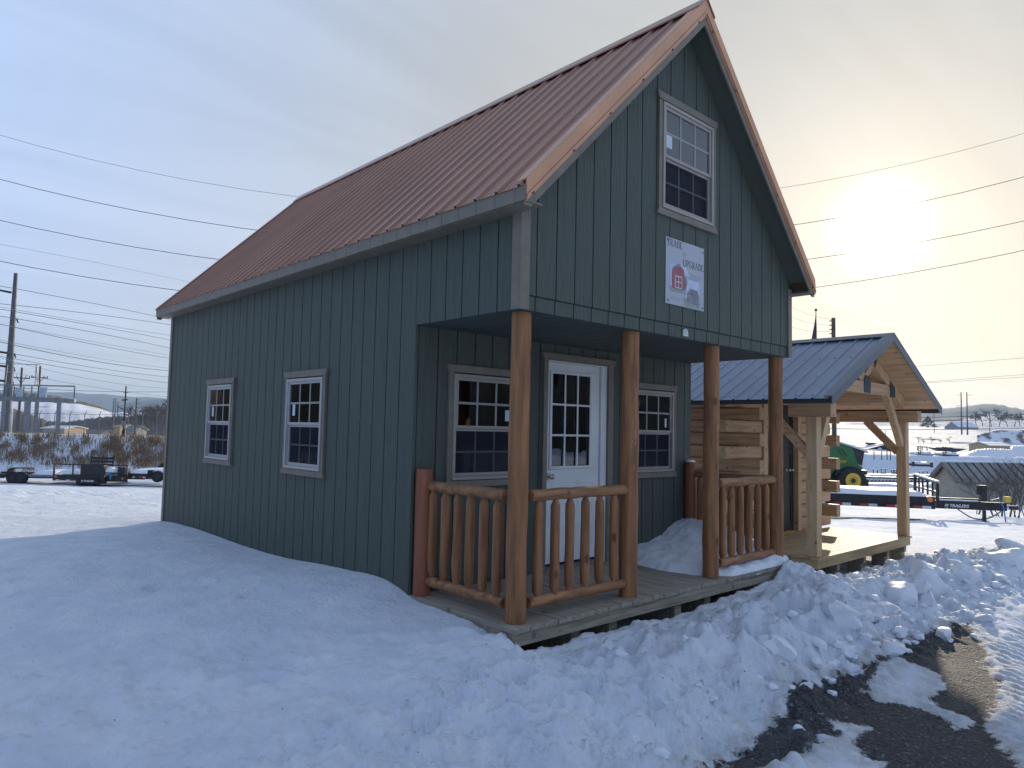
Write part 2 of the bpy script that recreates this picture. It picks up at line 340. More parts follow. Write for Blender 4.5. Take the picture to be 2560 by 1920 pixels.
RP=np.array([(0,-.4),(11,-.62),(15,-.78),(18,-.95),(23,-1.25),(30,-1.9),(42,-2.6),(55,-2.9),(80,-3.5),(100,-4.3),(111,-4.7),(117,-1.45),(140,-1.5),(200,-2.2),(400,-1),(900,10),(1400,30),(1900,34),(20000,20)])
def Hbase(x,y):
    x=np.asarray(x,float);y=np.asarray(y,float)
    d=np.hypot(x-CP[0],y-CP[1]); az=np.degrees(np.arctan2(x-CP[0],y-CP[1]))
    t=sm(20,45,az)
    dep=np.maximum((x-CP[0])*FH[0]+(y-CP[1])*FH[1],0); far=np.interp(dep,LP[:,0],LP[:,1])*(1-t)+np.interp(dep,RP[:,0],RP[:,1])*t
    w=sm(10.5,17,d)
    near=np.full(x.shape,0.0); m=w<1
    if m.any():
        X=x[m];Y=y[m]; acc=_c[_n]+_c[_n+1]*X+_c[_n+2]*Y
        for i in range(_n): acc=acc+_c[i]*_tps((X-NEAR[i,0])**2+(Y-NEAR[i,1])**2)
        near[m]=np.clip(acc,-1.3,.3)
    return near*(1-w)+far*w
# bare asphalt, in metres on the lot
ASPH=[(-.6,-1.75),(.08,-1.544),(.54,-1.505),(.918,-1.485),(1.418,-1.306),(1.681,-1.412),(2.158,-1.444),(2.491,-1.452),(3.0,-1.35),(3.185,-1.42),(3.812,-1.405),(4.488,-1.52),(4.575,-1.50),(3.723,-1.852),(2.864,-2.145),(2.017,-2.25),(1.265,-2.6),(.9,-2.9),(-.6,-2.9)]
TONG=[(-.5,-1.80),(.31,-1.742),(.575,-1.74),(.827,-1.754),(1.181,-1.782),(1.264,-1.837),(1.11,-1.861),(.934,-1.87),(.841,-1.963),(.70,-2.15),(-.5,-2.3)]
ISL=[(2.638,-1.478),(2.748,-1.612),(2.757,-1.795),(2.497,-1.87),(2.241,-1.851),(2.147,-1.989),(2.123,-2.17),(1.862,-2.203),(1.88,-2.06),(2.0,-1.9),(1.9,-1.70),(1.86,-1.56)]
GRAV=[(22.01, 7.62), (22.89, 5.86), (22.34, 4.43), (21.46, 3.77), (20.69, 3.71), (20.36, 4.43), (19.92, 6.08), (19.92, 7.62)]
def sdf(poly,x,y):
    p=np.array(poly); inside=np.zeros(x.shape,bool); d=np.full(x.shape,1e9)
    for i in range(len(p)):
        a=p[i];b=p[(i+1)%len(p)]; e=b-a
        t=np.clip(((x-a[0])*e[0]+(y-a[1])*e[1])/(e@e),0,1)
        d=np.minimum(d,np.hypot(x-a[0]-t*e[0],y-a[1]-t*e[1]))
        c=((a[1]>y)!=(b[1]>y))&(x<(b[0]-a[0])*(y-a[1])/(b[1]-a[1]+1e-12)+a[0]); inside^=c
    return np.where(inside,-d,d)
def ground(x,y):
    "height and bare-ground mask"
    z=Hbase(x,y); d=np.hypot(x-CP[0],y-CP[1])
    near=d<60
    z=np.array(z); mask=np.full(x.shape,1.0); grav=np.full(x.shape,1.0)
    m=d<16
    if m.any():
        X=x[m];Y=y[m]
        s=np.maximum(np.maximum(sdf(ASPH,X,Y),-sdf(TONG,X,Y)),-sdf(ISL,X,Y))
        # a few more thin patches of packed snow on the asphalt
        s=s+.16*np.clip(fbm(X*2.3,Y*4,3,5)-.18,0,1)+.03*fbm(X*9,Y*9,3,8)
        mask[m]=s
    gm=(d<40)
    grav[gm]=sdf(GRAV,x[gm],y[gm])+.25*fbm(x[gm]*.9,y[gm]*.9,3,3)
    # roughness zones
    berm=np.exp(-((y+.95+.03*(x-4))/.42)**2)*sm(-1.0,1.2,x)*(1-sm(30,40,x))
    road=sm(-1.35,-1.75,y)*sm(-.8,.2,x)
    fore=sm(.6,-.4,y-.25*x)*(1-berm)*(1-road)*(1-sm(10,16,d))
    edge=np.exp(-((y+.12)/.26)**2)*sm(-.1,.2,x)*(1-sm(3.5,3.8,x)); fore=fore*(1-.8*edge); z=z-.035*edge
    right=sm(3.9,5.2,x)*(1-sm(10,16,d))*(1-road)*(1-berm)*sm(3,1,y)
    snow=np.clip(mask/.06,0,1)
    n1=fbm(x*1.35,y*1.35,3,11); n2=fbm(x*3.6,y*3.6,4,21,.55); n3=fbm(x*11,y*11,3,31,.6)
    ridg=(1-np.abs(fbm(x*2.1+.4*n2,y*2.1+.4*n1,4,41,.55))*2.2)
    blocks=np.clip(perlin(x*2.7,y*2.7,77)*1.6+perlin(x*5.1,y*5.1,78)*.8-.25,0,.55)
    z+=berm*snow*(.07*n1+.055*n2+.016*n3+.045*ridg+.16*blocks-.03)
    z+=right*(.030*n1+.035*n2+.014*n3+.03*ridg-.02+.06*np.clip(blocks-.15,0,1))
    z+=fore*(.030*n1+.042*n2+.020*n3+.030*(ridg-.5))
    sd=sm(.0,-2.5,x)*(1-sm(9,14,d))
    calm=1-.80*sm(.1,1.5,y+.25*x)*sm(-4.2,-2.2,x)*(1-sm(.0,.4,x)); z+=.035*sm(.1,1.5,y)*sm(-4,-2,x)*(1-sm(-.6,-.1,x))*perlin(x*.9+.3*y,y*.33,91); fore=fore*calm
    z+=calm*(1-sm(10,16,d))*(1-berm)*(1-road)*(1-right)*(.012*n1+.012*n2+.006*n3)+calm*sd*(.035*n1+.024*n2+.010*n3)*(1-fore)
    # wheel ruts running past the front of the lot
    rut=np.exp(-((y-.33*x+1.35+.12*n1)/.10)**2)+np.exp(-((y-.33*x+1.95+.12*n1)/.12)**2)
    z+=(1-sm(.3,1.8,x))*(.035+.05*n2+.02*n3)*rut*(1-sm(6,9,d))
    # foot prints
    rng=np.random.RandomState(4)
    for _ in range(46):
        fx,fy=rng.uniform(-1.2,3.6),rng.uniform(-.75,-.25)
        if _>24: fx,fy=rng.uniform(4.6,12),rng.uniform(-.5,1.2) if _%2 else rng.uniform(-.3,.4)
        if _>40: fx,fy=rng.uniform(-1.6,-.3),rng.uniform(.2,3)
        r=((x-fx)/.13)**2+((y-fy)/.075)**2; mm=r<6
        z[mm]+=-.04*np.exp(-r[mm]**2*.6)+.012*np.exp(-((r[mm]-2.2)/.9)**2)
    # packed snow and asphalt surface
    z+=road*snow*(.012*n2+.006*n3)+road*snow*.02
    tr=road*snow*sm(.02,.12,mask)*(1-sm(.75,1.0,mask))*sm(-1.75,-1.9,y)
    ph=(x*1.0-y*.55+.05*n1)*2*np.pi/.105
    z+=tr*.012*np.clip(np.sin(ph)*1.5,-1,1)*sm(1.0,1.6,x)*(1-sm(7,12,d))
    z+=road*(1-snow)*.003*n3
    # far lot and bank
    f1=sm(12,25,d)
    z+=f1*(1-sm(150,400,d))*(.045*fbm(x*.7,y*.7,3,51)+.06*fbm(x*.16,y*.16,3,52))
    dep=(x-CP[0])*FH[0]+(y-CP[1])*FH[1]; lat=(x-CP[0])*FH[1]-(y-CP[1])*FH[0]; leftside=1-sm(-4,4,lat)
    for dc,wd,am in ((22,.5,.05),(24.2,.5,.05),(29,.7,.07),(31.5,.6,.06),(17,.5,.03),(13.5,.6,.02)):
        b_=np.exp(-((dep-dc-.5*perlin(lat*.08,dc,9))/wd)**2)*leftside; z+=b_*am*(-.6+1.2*fbm(x*1.8,y*1.8,3,71))+am*.5*np.exp(-((dep-dc-wd*1.4)/.35)**2)*leftside*(.5+perlin(x*2.2,y*2.2,72))
    z+=sm(150,500,d)*(.8*fbm(x*.01,y*.01,3,61))*np.clip(d/500,0,2)
    # hollow under the porch deck and inside the buildings
    def hollow(z,x0,x1,y0,y1,zf,b=.06):
        w=sm(x0,x0+b,x)*sm(x1,x1-b,x)*sm(y0,y0+b,y)*sm(y1,y1-b,y); return z*(1-w)+np.minimum(z,zf)*w
    z=hollow(z,-.005,4.03,-.07,1.3,-.36); z=hollow(z,.01,3.97,1.2,7.3,-.5)
    z=hollow(z,6.20,9.9,.60,6.5,-.72,.12)
    return z,mask,grav
def axis(lo,c0,c1,step,g,hi,gl):
    a=[c0]; 
    while a[-1]<c1: a.append(a[-1]+step)
    s=step
    while a[-1]<hi: s*=g; a.append(a[-1]+s)
    b=[c0]; s=step
    while b[-1]>lo: s*=gl; b.append(b[-1]-s)
    return np.array(b[:0:-1]+a)
xs=axis(-9000,-3.2,4.4,.026,1.0125,9000,1.06); ys=axis(-9000,-2.75,.6,.026,1.018,9000,1.12)
X,Y=np.meshgrid(xs,ys); Z,MK,GV=ground(X,Y)
nx,ny=len(xs),len(ys); print('terrain',nx,ny,nx*ny)
me=bpy.data.meshes.new('ground')
me.vertices.add(nx*ny); me.vertices.foreach_set('co',np.stack([X,Y,Z],-1).reshape(-1).astype(np.float32))
i=np.arange((nx-1)*(ny-1)); r_=i//(nx-1); c_=i%(nx-1); a_=r_*nx+c_
q=np.stack([a_,a_+1,a_+nx+1,a_+nx],-1).reshape(-1)
me.loops.add(len(q)); me.loops.foreach_set('vertex_index',q.astype(np.int32)); me.polygons.add(len(i)); me.polygons.foreach_set('loop_start',(i*4).astype(np.int32)); me.polygons.foreach_set('loop_total',np.full(len(i),4,np.int32))
me.update(); me.polygons.foreach_set('use_smooth',[True]*len(i))
for nm,arr in (('bare',MK),('gravel',GV)):
    at_=me.attributes.new(nm,'FLOAT','POINT'); at_.data.foreach_set('value',arr.reshape(-1).astype(np.float32))
def ground_mat():
    M=bpy.data.materials.new('snow and asphalt'); M.use_nodes=True; t=M.node_tree; n=t.nodes; l=t.links
    b=n['Principled BSDF']; g=n.new('ShaderNodeNewGeometry'); P=g.outputs['Position']
    def noise(sc,det=4,v=None,rough=.5):
        o=n.new('ShaderNodeTexNoise'); o.inputs['Scale'].default_value=sc; o.inputs['Detail'].default_value=det; o.inputs['Roughness'].default_value=rough; l.new(v or P,o.inputs['Vector']); return o.outputs['Fac']
    def ma(op,a,b_=None,cl=False):
        o=n.new('ShaderNodeMath'); o.operation=op; o.use_clamp=cl
        for k,v in enumerate((a,b_)):
            if v is None: continue
            if isinstance(v,(int,float)): o.inputs[k].default_value=v
            else: l.new(v,o.inputs[k])
        return o.outputs[0]
    def mr(v,a,b_,c=0.,d=1.):
        o=n.new('ShaderNodeMapRange'); l.new(v,o.inputs['Value'])
        for k,x in zip(('From Min','From Max','To Min','To Max'),(a,b_,c,d)): o.inputs[k].default_value=x
        return o.outputs[0]
    def mix(f,a,b_):
        o=n.new('ShaderNodeMix'); o.data_type='RGBA'; l.new(f,o.inputs['Factor'])
        for k,v in ((6,a),(7,b_)):
            if isinstance(v,tuple): o.inputs[k].default_value=(*v,1)
            else: l.new(v,o.inputs[k])
        return o.outputs[2]
    at1=n.new('ShaderNodeAttribute'); at1.attribute_name='bare'; at2=n.new('ShaderNodeAttribute'); at2.attribute_name='gravel'
    e=ma('ADD',at1.outputs['Fac'],ma('MULTIPLY',ma('SUBTRACT',noise(14,6,rough=.7),.5),.16)); e=ma('ADD',e,ma('MULTIPLY',ma('SUBTRACT',noise(60,3),.5),.07))
    asph=mr(e,.012,-.012); dirty=mr(e,.22,.0)
    gr=mr(ma('ADD',at2.outputs['Fac'],ma('MULTIPLY',ma('SUBTRACT',noise(5,5),.5),.5)),.05,-.05)
    snowc=mix(mr(noise(2.6,7,rough=.65),.38,.66),(.63,.68,.75),(.76,.785,.82))
    snowc=mix(ma('MULTIPLY',dirty,mr(noise(9,5,rough=.7),.33,.58,0,.85)),snowc,(.36,.33,.29))
    # specks of grit thrown on to the bank
    vo=n.new('ShaderNodeTexVoronoi'); vo.inputs['Scale'].default_value=17; l.new(P,vo.inputs['Vector'])
    sep_=n.new('ShaderNodeSeparateColor'); l.new(vo.outputs['Color'],sep_.inputs[0])
    speck=ma('MULTIPLY',ma('LESS_THAN',vo.outputs['Distance'],.085),ma('GREATER_THAN',sep_.outputs[0],.90))
    sx=n.new('ShaderNodeSeparateXYZ'); l.new(P,sx.inputs[0])
    # far fields: stubble and brush poking through the snow beyond the lots
    ln=n.new('ShaderNodeVectorMath'); ln.operation='LENGTH'; l.new(P,ln.inputs[0]); far=mr(ln.outputs['Value'],150,220)
    st=ma('MULTIPLY',far,ma('ADD',.22,ma('MULTIPLY',mr(noise(.11,9,rough=.78),.47,.60),.60)))
    st2=ma('MULTIPLY',mr(ln.outputs['Value'],14,24),mr(noise(1.6,6,rough=.7),.62,.72,0,.35))
    snowc=mix(st,snowc,(.17,.15,.14)); snowc=mix(st2,snowc,(.45,.42,.40))
    snowc=mix(ma('MULTIPLY',speck,mr(ln.outputs['Value'],14,9)),snowc,(.05,.045,.04))
    v2=n.new('ShaderNodeTexVoronoi'); v2.inputs['Scale'].default_value=70; l.new(P,v2.inputs['Vector']); s2=n.new('ShaderNodeSeparateColor'); l.new(v2.outputs['Color'],s2.inputs[0])
    ac=mix(s2.outputs[0],(.03,.033,.038),(.085,.085,.085)); ac=mix(mr(noise(40,4),.60,.72),ac,(.22,.23,.25)); ac=mix(mr(noise(3.5,5),.52,.70,0,.4),ac,(.12,.12,.12))
    gc_=mix(s2.outputs[1],(.035,.028,.02),(.12,.095,.06))
    c=mix(asph,snowc,ac); c=mix(gr,c,gc_); l.new(c,b.inputs['Base Color'])
    rg=mix(asph,(.8,.8,.8),(.74,.74,.74)); l.new(rg,b.inputs['Roughness']); b.inputs['Specular IOR Level'].default_value=.12
    # relief
    h1=ma('MULTIPLY',noise(24,6,rough=.68),.022); h2=ma('MULTIPLY',noise(7,5,rough=.6),.045); h3=ma('MULTIPLY',noise(120,3),.002)
    hs=ma('ADD',ma('ADD',h1,h2),h3); ha=ma('MULTIPLY',vo.outputs['Distance'],0.0); ha=ma('ADD',ma('MULTIPLY',v2.outputs['Distance'],.010),ma('MULTIPLY',noise(26,4),.012))
    hm=n.new('ShaderNodeMix'); hm.data_type='FLOAT'; l.new(ma('MAXIMUM',asph,gr),hm.inputs['Factor']); l.new(hs,hm.inputs[2]); l.new(ha,hm.inputs[3])
    bu=n.new('ShaderNodeBump'); bu.inputs['Strength'].default_value=.8; bu.inputs['Distance'].default_value=1.0; l.new(hm.outputs[0],bu.inputs['Height']); l.new(bu.outputs[0],b.inputs['Normal'])
    return M
M_ground=ground_mat(); me.materials.append(M_ground)
go=bpy.data.objects.new('ground',me); COL.objects.link(go); tag(go,'rough snow covering the display lot with bare asphalt at the front',kind='structure')
def gz(x,y):
    return float(ground(np.array([[x]],float),np.array([[y]],float))[0][0,0])
def on(px,D,dz=0.0):
    "point on the ground below photo column px at distance D"
    p=at(px,1100,D); return Vector((p.x,p.y,gz(p.x,p.y)+dz))

# ============================================================ green cabin
BW,BD,PY,HB,HE,HP=4.0,7.38,1.235,2.19,3.007,5.203   # width, depth, porch wall, underside of loft, roof edge, ridge
CXM=BW/2; OV,OF=.17,.225; SL=(HP-HE)/(CXM+OV)
def TF(y0,out=-1): return lambda u,v,z:(u,y0+out*v,z)      # wall facing -y (out=-1)
def TS(x0,out=-1): return lambda u,v,z:(x0+out*v,u,z)      # wall facing -x (out=-1)
G=.2032
cabin=empty('green_cabin',(2,3.7,0),'dark green cabin with copper coloured metal roof and a log railed front porch','cabin')
def boards(mb,T,u0,u1,zb,top,brk,opens=(),v0=0.0,v1=.012,gap=.0058):
    "vertical siding boards between the grooves in brk, cut round the openings (a,b,z0,z1); mat 0 boards, mat 1 backing"
    ed=[u0]+[b for b in sorted(brk) if u0+.01<b<u1-.01]+[u1]
    for a,b in zip(ed[:-1],ed[1:]):
        a2=a+(gap if a!=u0 else 0); b2=b-(gap if b!=u1 else 0)
        cut=sorted({a2,b2,*[c for o in opens for c in o[:2] if a2<c<b2],*[c for c in getattr(top,'kinks',()) if a2<c<b2]})
        for c,d in zip(cut[:-1],cut[1:]):
            m=(c+d)/2; segs=[(zb,None)]
            for o in opens:
                if o[0]<m<o[1]:
                    ns=[]
                    for s,e in segs:
                        if (e is None or o[2]<e) and o[3]>s:
                            if o[2]>s+.002: ns.append((s,o[2]))
                            ns.append((o[3],e))
                        else: ns.append((s,e))
                    segs=ns
            for s,e in segs:
                if e is None: poly=[(c,s),(d,s),(d,top(d)),(c,top(c))]
                else: poly=[(c,s),(d,s),(d,e),(c,e)]
                if min(poly[2][1],poly[3][1])>s+.003: mb.prism(poly,T,v0,v1)
def core(mb,T,u0,u1,zb,top,opens,v0,v1,kinks=()):
    cut=sorted({u0,u1,*[c for o in opens for c in o[:2] if u0<c<u1],*kinks})
    for c,d in zip(cut[:-1],cut[1:]):
        m=(c+d)/2; z=zb
        for o in sorted([o for o in opens if o[0]<m<o[1]],key=lambda o:o[2]):
            if o[2]>z+.002: mb.prism([(c,z),(d,z),(d,o[2]),(c,o[2])],T,v0,v1)
            z=o[3]
        mb.prism([(c,z),(d,z),(d,top(d)),(c,top(c))],T,v0,v1)
sidebrk=[.2279+G*i for i in range(0,36)]; frontbrk=[.1442+G*i for i in range(-1,20)]
WA=(5.03,5.74,.93,1.79); WB=(2.76,3.48,.93,1.79)      # window openings on the long walls (y range, z range)
def roofz(x): return HE-.045+SL*(min(x+OV,BW+OV-x))
roofz.kinks=(CXM,)
ET=2.93
topf=lambda u:ET
M_sidw=[M_sid,M_groove,M_inner]
for side in (0,1):
    T=TS(0 if side==0 else BW,-1 if side==0 else 1); mb=MB()
    ops=[WA,WB]
    mb.cur=0
    boards(mb,T,.0 if side==0 else .0,PY-.004,HB+.001,topf,sidebrk,())
    boards(mb,T,PY+.002,BD,-.30,topf,sidebrk,ops)
    mb.cur=1
    mb.bx(T,.012,PY,-.02,-.001,HB+.004,ET-.002); core(mb,T,PY+.004,BD-.01,-.29,lambda u:ET-.002,ops,-.02,-.001)
    mb.cur=2
    core(mb,T,PY+.05,BD-.05,-.2,lambda u:ET-.01,ops,-.09,-.021)
    mb.build('side_wall',M_sidw,cabin)
# gable front above the porch
GW=(1.655,2.405,3.32,4.19)
mb=MB(); T=TF(0)
mb.cur=0
boards(mb,T,0.0,BW,HB,lambda u:2.294,frontbrk,(),0,.006)
boards(mb,T,0.0,BW,2.300,roofz,frontbrk,[GW],.002,.016)
mb.cur=1
mb.bx(T,.01,BW-.01,-.02,-.001,HB+.003,2.32)
core(mb,T,.01,BW-.01,2.322,lambda u:roofz(u)-.01,[GW],-.02,0,(CXM,))
mb.cur=2
core(mb,T,.1,BW-.1,2.33,lambda u:roofz(u)-.03,[GW],-.08,-.022,(CXM,))
mb.build('gable_wall',M_sidw,cabin)
# back gable
mb=MB(); T=TF(BD,1); mb.cur=0; boards(mb,T,0,BW,-.3,roofz,frontbrk); mb.cur=1; core(mb,T,.02,BW-.02,-.3,lambda u:roofz(u)-.01,[],-.03,-.001,(CXM,)); mb.build('back_wall',[M_sid,M_groove],cabin)
# recessed porch wall
W1=(.415,1.12,.94,1.79); W2=(2.885,3.585,.94,1.79); DO=(1.545,2.44,-.02,2.03)
mb=MB(); T=TF(PY); mb.cur=0
boards(mb,T,.014,BW-.014,0.004,lambda u:HB-.001,[.0155+G*i for i in range(1,20)],[W1,W2,DO]); mb.cur=1
core(mb,T,.014,BW-.014,0.004,lambda u:HB-.003,[W1,W2,DO],-.03,-.001); mb.cur=2; core(mb,T,.1,BW-.1,0.0,lambda u:HB-.01,[W1,W2,DO],-.09,-.032)
mb.build('porch_wall',M_sidw,cabin)
# porch ceiling, interior floor and loft
mb=MB()
x=.0
for k in range(20):
    mb.box((.02+k*.198,.015,HB-.004),(.02+k*.198+.193,PY-.006,HB+.012))
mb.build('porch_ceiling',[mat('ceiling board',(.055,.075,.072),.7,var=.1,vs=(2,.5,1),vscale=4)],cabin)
mb=MB(); mb.box((.1,PY+.1,-.04),(BW-.1,BD-.06,.0)); mb.box((.1,.1,HB+.03),(BW-.1,3.2,HB+.08)); mb.build('inside_floor',M_inner,cabin)
# corner trims
mb=MB()
def corner(mb,x,y,sx,sy,z0,z1,w=.062,t=.016):
    "L shaped corner board: sx,sy outward signs"
    mb.box((x+sx*(-w),y+sy*.0165,z0),(x+sx*(t+.012),y+sy*(t+.016),z1)); mb.box((x+sx*.0125,y+sy*(.016),z0),(x+sx*(t+.012),y-sy*w,z1))
corner(mb,0,0,-1,-1,HB-.002,2.93); corner(mb,BW,0,1,-1,HB-.002,2.93,.05); corner(mb,0,BD,-1,1,-.3,2.93,.05); corner(mb,BW,BD,1,1,-.3,2.93)
build_split(mb,KXY,'corner_trim',M_taupe,cabin,bevel=.002)
mb=MB(); mb.box((-.016,PY-.012,-.02),(.02,PY-.0045,HB-.002)); mb.box((BW-.02,PY-.012,-.02),(BW+.016,PY-.0045,HB-.002)); build_split(mb,KX,'corner_bead',M_sid,cabin)
# eave fascia: short board lengths, and soffit
mb=MB()
for side in (0,1):
    s=-1 if side==0 else 1; xo=(-OV if side==0 else BW+OV)
    e=[-.225+.102+G*i for i in range(-1,40)]; e=[-.225]+[v for v in e if -.2<v<BD+OF-.02]+[BD+OF]
    for a,b in zip(e[:-1],e[1:]): mb.box((xo+s*.012,a+.002,2.878),(xo-s*.006,b-.002,2.985))
build_split(mb,KX,'eave_fascia',M_taupe,cabin)
mb=MB()
for side in (0,1):
    a,b=((-OV+.007,-.013) if side==0 else (BW+.013,BW+OV-.007)); mb.box((a,-.222,2.872),(b,BD+.222,2.884))
build_split(mb,KX,'eave_soffit',M_taupe,cabin)
# rake boards (taupe) and rake soffit
def rakepoly(d0,d1,cut=0.0):
    "band between vertical offsets d0,d1 below roof line, left half"
    zl=HE; xl=-OV
    return [(xl+cut,zl+SL*cut-d1),(xl+cut,zl+SL*cut-d0),(CXM,HP-d0),(CXM,HP-d1)]
for nm,(d0,d1),v0,v1,m in (('rake_board',(.02,.215),.198,.215,M_taupe),('rake_soffit',(.17,.185),.018,.1975,M_sid)):
    mb=MB()
    for yy,o in ((0,-1),(BD,1)):
        for mir in (0,1):
            p=rakepoly(d0,d1,.0 if nm=='rake_board' else .165); p=[(BW-u,z) for u,z in p] if mir else p
            if nm=='rake_board': zc=2.845; uu=-OV+(zc+.215-HE)/SL; q_=[(-OV,zc),(-OV,HE-d0),(CXM,HP-d0),(CXM,HP-d1),(uu,zc)]; p=[(BW-u,z) for u,z in q_] if mir else q_
            mb.prism(p,TF(yy,o),v0,v1)
    build_split(mb,KXY,nm,m,cabin)
# roof panels: standing ribs with two minor ribs between
def ribprofile(L0,L1,pitch=.2286,h=.019,minor=.004):
    pts=[];s=L0
    k=0
    while s<L1-.01:
        for ds,hh in ((0,0),(.012,h),(.030,h),(.042,0),(.098,0),(.102,minor),(.114,minor),(.118,0),(.152,0),(.156,minor),(.168,minor),(.172,0)):
            if s+ds<L1: pts.append((s+ds,hh))
        s+=pitch
    pts.append((L1,0)); return pts
def roofpanel(name,m,parent,eave,ridge,y0,y1,prof,th=.012,crestz=0):
    "eave,ridge (x,z) ; profile runs along y"
    ev=Vector((eave[0],0,eave[1])); rv=Vector((ridge[0],0,ridge[1])); d=(rv-ev).normalized(); nrm=Vector((-d.z,0,d.x)); 
    if nrm.z<0: nrm=-nrm
    vs=[];fs=[]
    for (s,h) in prof:
        for base in (ev,rv): vs.append(tuple(base+nrm*h+Vector((0,s,0))))
    for (s,h) in prof:
        for base in (ev,rv): vs.append(tuple(base+nrm*(h-th if h>0 else -th)+Vector((0,s,0))))
    n=len(prof)
    for i in range(n-1):
        fs.append((2*i,2*i+1,2*i+3,2*i+2)); fs.append((2*n+2*i,2*n+2*i+2,2*n+2*i+3,2*n+2*i+1))
        fs.append((2*i,2*i+2,2*n+2*i+2,2*n+2*i)); fs.append((2*i+1,2*n+2*i+1,2*n+2*i+3,2*i+3))
    fs.append((0,2*n,2*n+1,1)); e=2*(n-1); fs.append((e,e+1,2*n+e+1,2*n+e))
    mb=MB(); mb.add(vs,fs); return mb.build(name,m,parent)
prof=ribprofile(-OF+.03,BD+OF-.01)
roofpanel('roof_panel',M_roof,cabin,(-OV-.02,HE-.02-.012),(CXM,HP-.012),0,0,prof,th=.004)
roofpanel('roof_panel',M_roof,cabin,(BW+OV+.02,HE-.02-.012),(CXM,HP-.012),0,0,prof,th=.004)
mb=MB()   # roof deck under the steel
for mir in (0,1):
    p=[(-OV-.005,HE-.02-.024),(CXM,HP-.024),(CXM,HP-.06),(-OV-.005,HE-.02-.06)]; p=[(BW-u,z) for u,z in p] if mir else p
    mb.prism(p,TF(0),-(BD+OF-.02),OF-.03)
mb.build('roof_deck',M_inner,cabin)
mb=MB(); d_=Vector((1,0,SL)).normalized(); nn_=Vector((-d_.z,0,d_.x)); Lr=(CXM+OV)*math.sqrt(1+SL*SL)
for row in range(6):
    s_=.10+row*(Lr-.25)/5; y=-OF+.03+.075
    while y<BD+OF-.02:
        p=Vector((-OV-.02,y,HE-.032))+d_*s_; mb.tube([p,p+nn_*.008],.0075,6); y+=.2286
tag(mb.build('roof_screw',M_roof,cabin),kind='stuff')
# ridge cap
mb=MB()
for mir in (0,1):
    w=.13; p=[(CXM,HP+.03),(CXM,HP+.038),(CXM-w,HP+.038-w*SL),(CXM-w,HP+.022-w*SL)]; p=[(2*CXM-u,z) for u,z in p] if mir else p
    mb.prism(p,TF(0),-(BD+OF+.01),OF+.012)
mb.build('ridge_cap',M_roof,cabin)
# copper rake trim: top flange, face with stiffening bead, lower return, screws
mb=MB()
for yy,o in ((0,-1),(BD,1)):
    for mir in (0,1):
        def Pm(p): return [(BW-u,z) for u,z in p] if mir else p
        T=TF(yy,o)
        mb.prism(Pm(rakepoly(-.022,-.014)),T,.12,.226)
        mb.prism(Pm(rakepoly(-.022,.092)),T,.2165,.2265)
        mb.prism(Pm(rakepoly(.094,.112)),T,.2165,.236)
        mb.prism(Pm(rakepoly(.114,.138)),T,.2165,.223)
build_split(mb,KXY,'rake_trim',M_copper,cabin)
mb=MB()
for mir in (0,1):
    for k in range(6):
        u=-OV+.06+k*.40; z=HE+SL*(u+OV)-.126; u=BW-u if mir else u
        mb.tube([(u,-.2235,z),(u,-.2305,z)],.011,8)
build_split(mb,lambda c:round(c[0]*5),'trim_screw',mat('screw head',(.25,.10,.05),.5,.3),cabin)

